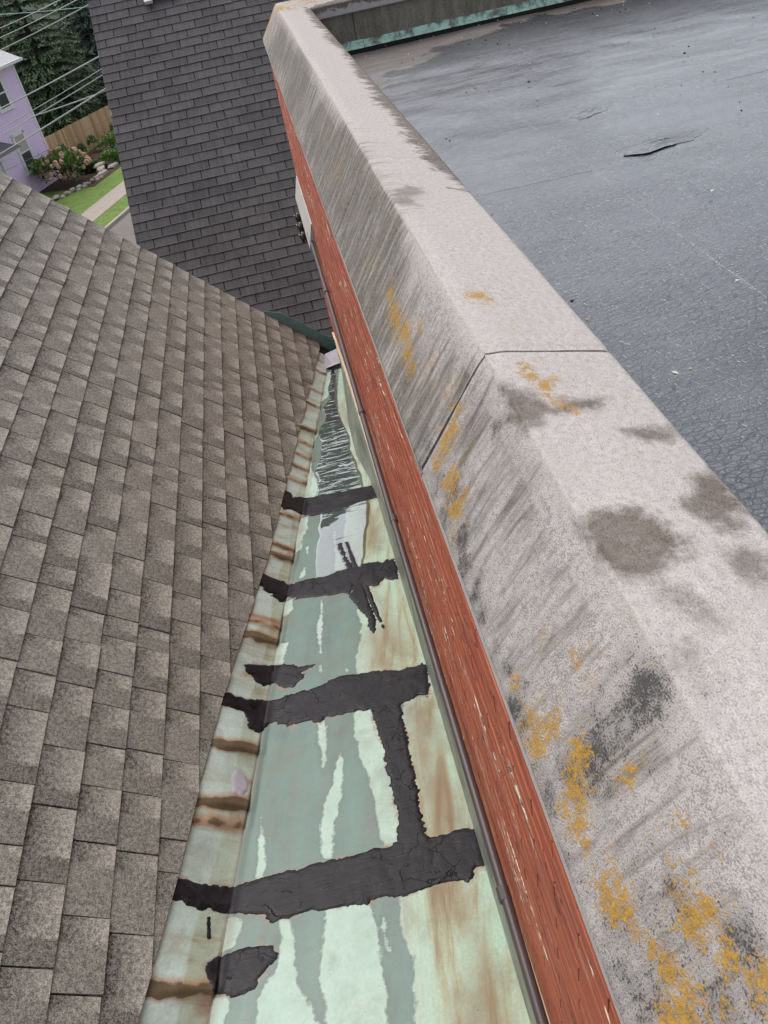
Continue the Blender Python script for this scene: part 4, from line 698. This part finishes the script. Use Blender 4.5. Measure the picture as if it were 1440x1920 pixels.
strip('verge', 1.27, 2.30, -40, 90, -.006, grass, 'narrow grass verge between sidewalk and kerb', 'verge', .1)
sw_ = strip('sidewalk', 0, 1.27, -40, 90, -.03, concrete, 'pale concrete sidewalk beside the lawn', 'sidewalk', .1)
for i in range(-6, 12): MB().add([L(.004, i*1.5+.006, .012), L(1.266, i*1.5+.006, .012), L(1.266, i*1.5+1.494, .012), L(.004, i*1.5+1.494, .012), L(.004, i*1.5+.006, -.08), L(1.266, i*1.5+.006, -.08), L(1.266, i*1.5+1.494, -.08), L(.004, i*1.5+1.494, -.08)], [(0, 1, 2, 3), (0, 4, 5, 1), (1, 5, 6, 2), (2, 6, 7, 3), (3, 7, 4, 0)]).build('slab', concrete, sw_)
strip('kerb', 2.30, 2.46, -40, 90, .0, concrete, 'concrete kerb along the street', 'kerb', .16)
strip('road', 2.46, 10.5, -40, 90, -.13, asphalt, 'worn grey asphalt street', 'road')
strip('garden_bed', -5.6, -1.55, 4.0, 22, .012, soil, 'dark mulch garden bed below the wooden fence', 'bed', .1)
# ---- leaf materials
def m_leaf(name, a, b, c3, ro=.6):
    s = Mt(name); r = s.attr('rnd'); return s.done(s.ramp(r, [(0, a), (.55, b), (1, c3)]), ro, .3)
needles = m_leaf('spruce_needles', (.016, .030, .016), (.075, .125, .055), (.20, .27, .13))
blueneedles = m_leaf('blue_spruce_needles', (.020, .036, .026), (.080, .120, .095), (.21, .26, .22))
leafg = m_leaf('shrub_leaves', (.040, .090, .022), (.11, .21, .045), (.22, .34, .09))
leafd = m_leaf('groundcover_leaves', (.025, .066, .028), (.068, .150, .062), (.15, .25, .10))
barkm = plain('bark', (.06, .042, .03), .95, .3, 5)
def spruce(a, b, H, Rb, m, label, z0=.6):
    base = Vector(L(a, b)); t = empty('spruce_tree', base, label, 'tree', 'spruce trees behind the fence')
    MB().tube([base, base+Vector((0, 0, H*.5)), base+Vector((0, 0, H))], [.24, .14, .02], 8).build('trunk', barkm, t)
    vs, fs, rn = [], [], []; z = z0
    while z < H-.2:
        rad = Rb*(1-z/H)**.85*random.uniform(.88, 1.1); nb = max(5, int(12*(rad/Rb)**.4)); ph = random.uniform(0, 6.28)
        for k in range(nb):
            an = ph+6.283*k/nb+random.uniform(-.2, .2); Lb = rad*random.uniform(.78, 1.12); d = Vector((math.cos(an), math.sin(an), 0)); sd2 = Vector((-d.y, d.x, 0)); n = max(4, int(Lb/.17))
            for i in range(n):
                f = (i+.7)/n; p = base+Vector((0, 0, z))+d*(Lb*f)+Vector((0, 0, -.55*Lb*f*f*.55+.16*Lb*f))
                wsp = .16+.42*Lb*(1-f)*.42+.10
                for side in (-1, 1):
                    for q in range(3):
                        o = p+sd2*side*wsp*(q*.36+random.uniform(.02, .4)); ln = random.uniform(.15, .28); dr_ = random.uniform(-.34, -.02); dirv = (d*random.uniform(.5, 1)+sd2*side*random.uniform(.2, .9)+Vector((0, 0, dr_))).normalized()
                        wv = dirv.cross(Vector((random.uniform(-.5, .5), random.uniform(-.5, .5), 1))).normalized()*ln*.28
                        i0 = len(vs); e1 = o+dirv*ln; vs += [tuple(o), tuple(o+dirv*ln*.5+wv), tuple(e1+Vector((0, 0, -.06))), tuple(o+dirv*ln*.5-wv)]; fs.append((i0, i0+1, i0+2, i0+3)); rn += [min(1, max(0, .15+.62*f*random.uniform(.5, 1.3)+random.uniform(-.1, .15)))]*4
        z += .40+.12*random.random()
    obj('crown', vs, fs, m, t, attrs={'rnd': rn}); return t
spruce(-9.6, 15.6, 15, 3.9, needles, 'dark green spruce nearest the fence, branches drooping over its top')
spruce(-8.6, 22.0, 16, 3.8, blueneedles, 'blue green spruce behind the dark one beside the charcoal roof edge')
spruce(-14.8, 15.0, 14, 3.9, needles, 'dark spruce standing right behind the lilac house')
spruce(-17.0, 22.5, 17, 4.2, blueneedles, 'tall spruce behind the lilac house roof')
spruce(-13.0, 27.5, 18, 4.6, needles, 'tallest spruce at the back between the other spruces')
spruce(-5.5, 30.0, 17, 4.4, needles, 'far spruce partly hidden by the charcoal roof')
# ---- wooden fence, board by board
fe = empty('wooden_fence', L(-6, 12), 'new tan wooden board fence behind the garden bed', 'fence')
def m_wood():
    s = Mt('tan_cedar_boards'); p = s.pos(); r = s.attr('rnd'); n = s.noise(s.vm(p, (18, 18, 1.5)), 1, 4, .6)
    return s.done(s.ramp(s.ma('ADD', s.ma('MULTIPLY', r, .55), s.ma('MULTIPLY', n, .45)), [(.2, (.44, .27, .135)), (.5, (.60, .40, .21)), (.8, (.72, .51, .30))]), .8, .2)
woodm = m_wood(); bb = 6.9
while bb < 24:
    a = -6.5+(bb-6.9)*.14; hh = 1.62+random.uniform(-.012, .012); w = .135
    MB().add([L(a, bb, .02), L(a+.02, bb, .02), L(a+.02+w*.14, bb+w, .02), L(a+w*.14, bb+w, .02), L(a, bb, hh), L(a+.02, bb, hh), L(a+.02+w*.14, bb+w, hh), L(a+w*.14, bb+w, hh)], BOXF, rnd=random.random()).build('board', woodm, fe); bb += w+.006
for zz in (.35, 1.3): MB().add([L(-6.53, 6.9, zz), L(-6.503, 6.9, zz), L(-4.11, 24, zz), L(-4.14, 24, zz), L(-6.53, 6.9, zz+.09), L(-6.503, 6.9, zz+.09), L(-4.11, 24, zz+.09), L(-4.14, 24, zz+.09)], BOXF, rnd=.3).build('rail', woodm, fe)
# ---- lilac house
ho = empty('lilac_house', L(-8, 0), 'lilac clapboard house with white trim and white roof edge', 'house')
lil = plain('lilac_paint', (.82, .66, .92), .6, .05, 2); wh = plain('white_trim', (.80, .79, .80), .55, .04); roofw = plain('pale_grey_roof', (.52, .52, .53), .7, .1, 3)
WA, B0, B1, HT = -4.92, -8, 6.33, 5.70
mb = MB(); z = 0.0
while z < HT:   # clapboards: each course tilted out at its foot
    z2 = min(z+.115, HT); mb.add([L(WA+.016, B0, z), L(WA+.016, B1, z), L(WA, B1, z2), L(WA, B0, z2), L(WA-.03, B0, z), L(WA-.03, B1, z)], [(0, 1, 2, 3), (4, 5, 1, 0)]); z = z2
mb.build('clapboard_wall', lil, ho)
MB().add([L(-12, B0, 0), L(WA-.02, B0, 0), L(WA-.02, B1-.02, 0), L(-12, B1-.02, 0), L(-12, B0, HT), L(WA-.02, B0, HT), L(WA-.02, B1-.02, HT), L(-12, B1-.02, HT)], BOXF).build('house_core', lil, ho)
def lbox(a0, a1, b0, b1, z0, z1): return MB().add([L(a0, b0, z0), L(a1, b0, z0), L(a1, b1, z0), L(a0, b1, z0), L(a0, b0, z1), L(a1, b0, z1), L(a1, b1, z1), L(a0, b1, z1)], BOXF)
lbox(WA-.1, WA+.035, B1-.10, B1+.03, 0, HT).build('corner_board', wh, ho)
lbox(WA, WA+.03, B0, B1-.102, HT-.28, HT-.002).build('frieze_board', wh, ho)
ro_ = MB().add([L(WA+.38, B0-.3, HT+.0), L(WA+.38, B1+.34, HT+.0), L(-8.46, B1+.34, HT+1.9), L(-8.46, B0-.3, HT+1.9), L(WA+.38, B0-.3, HT-.12), L(WA+.38, B1+.34, HT-.12), L(-8.46, B1+.34, HT+1.78), L(-8.46, B0-.3, HT+1.78), L(-12.4, B0-.3, HT-.05), L(-12.4, B1+.34, HT-.05)], [(0, 1, 2, 3), (0, 4, 5, 1), (1, 5, 6, 2), (7, 6, 5, 4), (3, 2, 9, 8)]).build('roof', roofw, ho)
lbox(WA+.38, WA+.47, B0-.3, B1+.34, HT-.11, HT+.01).build('gutter_trough', wh, ho)
lbox(WA+.005, WA+.36, B0-.3, B1+.30, HT-.14, HT-.125).build('soffit', wh, ho)
paneD = plain('window_glass', (.07, .075, .08), .08, .2, 1, .6); shade = plain('roller_blind', (.50, .47, .43), .8, .05)
def window(b0, b1, z0, z1, bl):
    wi = lbox(WA+.01, WA+.02, b0, b1, z0, z1).build('window', wh, ho); t = .13
    for nm, q in (('jamb', (b0-.03, b0+t, z0, z1)), ('jamb', (b1-t, b1+.03, z0, z1)), ('head', (b0-.06, b1+.06, z1-t, z1+.06)), ('sill', (b0-.08, b1+.08, z0-.10, z0+.05))):
        lbox(WA+.018, WA+(.09 if nm == 'sill' else .055), *q).build(nm, wh, wi)
    zm = (z0+z1)/2; lbox(WA+.021, WA+.046, b0+t, b1-t, zm-.035, zm+.035).build('meeting_rail', wh, wi)
    lbox(WA+.0205, WA+.026, b0+t, b1-t, z0+.05, zm-.036).build('pane', paneD, wi); lbox(WA+.0205, WA+.029, b0+t, b1-t, zm+.036, z1-t).build('pane', shade if bl else paneD, wi)
window(3.85, 4.90, 1.06, 2.86, True); window(3.9, 4.95, 4.02-.05, 5.3-.0, False)
window(.2, 1.25, 4.02-.05, 5.3, False)
lbox(WA+.02, WA+.07, 2.25, 2.42, 0, 2.3).build('door_casing', wh, ho)
pr = lbox(WA+.03, WA+1.1, .2, 2.7, 2.46, 2.58).build('porch_roof', wh, ho); MB().add([L(WA+.03, .1, 2.9), L(WA+1.2, .1, 2.585), L(WA+1.2, 2.8, 2.585), L(WA+.03, 2.8, 2.9)], [(0, 1, 2, 3)]).build('porch_shingles', plain('porch_grey', (.13, .13, .14), .8), pr)
# ---- shrubs
def leafball(mb, c, r, n, s, up=.6, hmin=0.):
    for i in range(n):
        v = Vector((random.gauss(0, 1), random.gauss(0, 1), random.gauss(0, 1))).normalized(); v.z = abs(v.z) if random.random() < .8 else v.z; rr = r*random.uniform(.55, 1.05)
        p = Vector(c)+Vector((v.x*rr, v.y*rr, v.z*rr*up)); p.z = max(p.z, GZ+.03); l = s*random.uniform(.6, 1.3); d = (v+Vector((random.uniform(-.8, .8), random.uniform(-.8, .8), random.uniform(-.2, .6)))).normalized(); w = d.cross(Vector((random.uniform(-1, 1), random.uniform(-1, 1), 1))).normalized()*l*.4
        mb.add([p, p+d*l*.5+w, p+d*l, p+d*l*.5-w], [(0, 1, 2, 3)], rnd=min(1, max(0, .25+.5*v.z+random.uniform(-.2, .35))))
bc = Vector(L(-3.55, 5.1, .45)); hy = empty('hydrangea_bush', L(-3.55, 5.1), 'hydrangea bush full of peach pink flower heads at the lilac house corner', 'bush')
mb = MB()
for q in range(9): leafball(mb, bc+Vector((random.uniform(-.95, .95), random.uniform(-.9, .9), random.uniform(0, .6))), .62, 230, .17, .9)
mb.build('leaves', leafg, hy)
def m_pet():
    s = Mt('hydrangea_petals'); oi = s.n('ShaderNodeObjectInfo'); n = s.noise(s.pos(), 20, 2); return s.done(s.mix(n, s.ramp(oi.outputs['Random'], [(0, (.55, .22, .15)), (.5, (.66, .38, .24)), (1, (.72, .55, .38))]), (.74, .55, .40)), .7, .2)
petm = m_pet(); hm = MB()
for i in range(34):
    v = Vector((random.gauss(0, 1), random.gauss(0, 1), random.gauss(0, 1))).normalized(); p = v*.10; a = v.orthogonal().normalized()*.055; b = v.cross(a); p = Vector((p.x, p.y, p.z*1.15)); hm.add([p-a, p-b, p+a, p+b], [(0, 1, 2, 3)])
hmesh = mesh('flower_head', hm.v, hm.f, petm)
for i in range(85):
    an = random.uniform(0, 6.28); e = random.uniform(-.05, .95); r = 1.42*random.uniform(.85, 1.05); p = bc+Vector((math.cos(an)*r*math.cos(e), math.sin(an)*r*math.cos(e), .28+1.05*math.sin(e)*random.uniform(.75, 1.05)))
    o = link('flower_head', hmesh, hy, p-Vector(hy.location)); s = random.uniform(.75, 1.35); o.scale = (s, s, s); o.rotation_euler = (random.random(), random.random(), random.random()*6)
specs = [(-5.1, 7.75, 1.25, .22, 'slim young climber against the left end of the wooden fence'), (-4.95, 9.3, .8, .26, 'small dark shrub left of the middle of the fence'), (-5.0, 10.7, .85, .30, 'small dark shrub below the middle of the fence'), (-4.6, 12.9, .9, .35, 'small dark shrub nearest the charcoal roof edge')]
for a, b, hgt, r, lab in specs:
    c = Vector(L(a, b, hgt*.5)); sh = empty('young_shrub', L(a, b), lab, 'shrub', 'young shrubs planted along the fence'); mb = MB(); leafball(mb, c, r, 240, .12, hgt/r*.55); mb.build('leaves', leafd, sh); MB().tube([L(a, b, 0), L(a, b, hgt*.8)], .015, 6).build('stem', barkm, sh)
for i, (a, b, r, hgt, m, lab) in enumerate([(-2.5, 8.2, .75, .55, leafg, 'bright green leafy plants beside the low stone steps'), (-2.2, 9.8, .85, .7, leafd, 'dense dark green plants touching the charcoal roof edge'), (-3.3, 7.3, .6, .4, leafd, 'low green plants right of the hydrangea'), (-3.2, 10.4, .85, .9, leafg, 'tall yellow green plants at the back of the bed'), (-2.0, 11.6, .9, .8, leafd, 'dark plants at the far end of the bed'), (-3.4, 12.4, .9, 1.0, leafg, 'tall green plants at the far end of the bed')]):
    pl = empty('garden_plant', L(a, b), lab, 'plant', 'plants in the garden bed'); mb = MB()
    for q in range(5): leafball(mb, Vector(L(a+random.uniform(-.5, .5), b+random.uniform(-.6, .6), hgt*.3)), r*.75, 190, .15, hgt/r)
    mb.build('leaves', m, pl)
# stones edging the bed
stm = plain('pale_field_stone', (.40, .36, .31), .9, .3, 5)
def rock(loc, sx, sy, sz, lab, grp):
    bm = bmesh.new(); bmesh.ops.create_icosphere(bm, subdivisions=2, radius=1)
    for v in bm.verts: v.co *= 1+random.uniform(-.16, .16); v.co.x = max(-.8, min(.8, v.co.x)); v.co = Vector((v.co.x*sx, v.co.y*sy, max(-.5, min(.7, v.co.z))*sz))
    me = bpy.data.meshes.new('edging_stone'); bm.to_mesh(me); bm.free(); me.materials.append(stm); o = bpy.data.objects.new('edging_stone', me); col.objects.link(o); o.location = loc; o.rotation_euler[2] = TH+random.uniform(-.3, .3)
    return tag(o, lab, 'stone', grp)
for i in range(16):
    f = i/15; a = -3.0+1.05*math.sin(f*1.7); b = 2.4+f*3.2; rock(L(a+random.uniform(-.12, .12), b+random.uniform(-.06, .06), .02+.09*(i % 2)), random.uniform(.10, .17), random.uniform(.12, .24), random.uniform(.08, .13), 'pale rough stone in the low edging around the hydrangea', 'stones edging the hydrangea')
for i in range(7): rock(L(-2.0-.28*(i % 3), 5.9+.42*i, .08+.1*(i % 3)), .24, .45, .14, 'flat grey stone in the low steps between lawn and garden bed', 'flat stones stepping up to the bed')
# ---- overhead wires
wirem = plain('aluminium_wire', (.46, .46, .47), .5, .1); wired = plain('dark_wire', (.16, .16, .17), .6, .1); wireg = plain('green_wire', (.30, .50, .40), .6, .1)
labs = ['topmost pale wire, crossing the upper left corner', 'pale wire just below the topmost one', 'pale wire that ends above the lilac house roof corner', 'thin green wire crossing two paler wires', 'thick pale wire crossing the upper window of the lilac house', 'thin grey wire halfway down the spruce', 'grey wire directly below the thin grey wire', 'bright white wire ending at the lilac house corner', 'thick dark wire crossing the lower window of the lilac house', 'thin lowest wire in front of the wooden fence']
for i, (a, b) in enumerate(WIRES):
    A, B = Vector(a), Vector(b); d = B-A; e0, e1 = A-d*(.9 if i != 7 else -.34), B+d*.8; n = 24
    pts = [e0+(e1-e0)*(k/n)+Vector((0, 0, -.10*math.sin(math.pi*k/n))) for k in range(n+1)]; off = .10*math.sin(math.pi*.5)
    pts = [p+Vector((0, 0, off)) for p in pts]
    rad = [.012, .013, .014, .009, .020, .011, .014, .017, .022, .008][i]
    tag(MB().tube(pts, rad, 6).build('overhead_wire', wireg if i == 3 else (wired if i in (9,) else wirem), smooth=True), labs[i], 'wire', 'overhead wires')
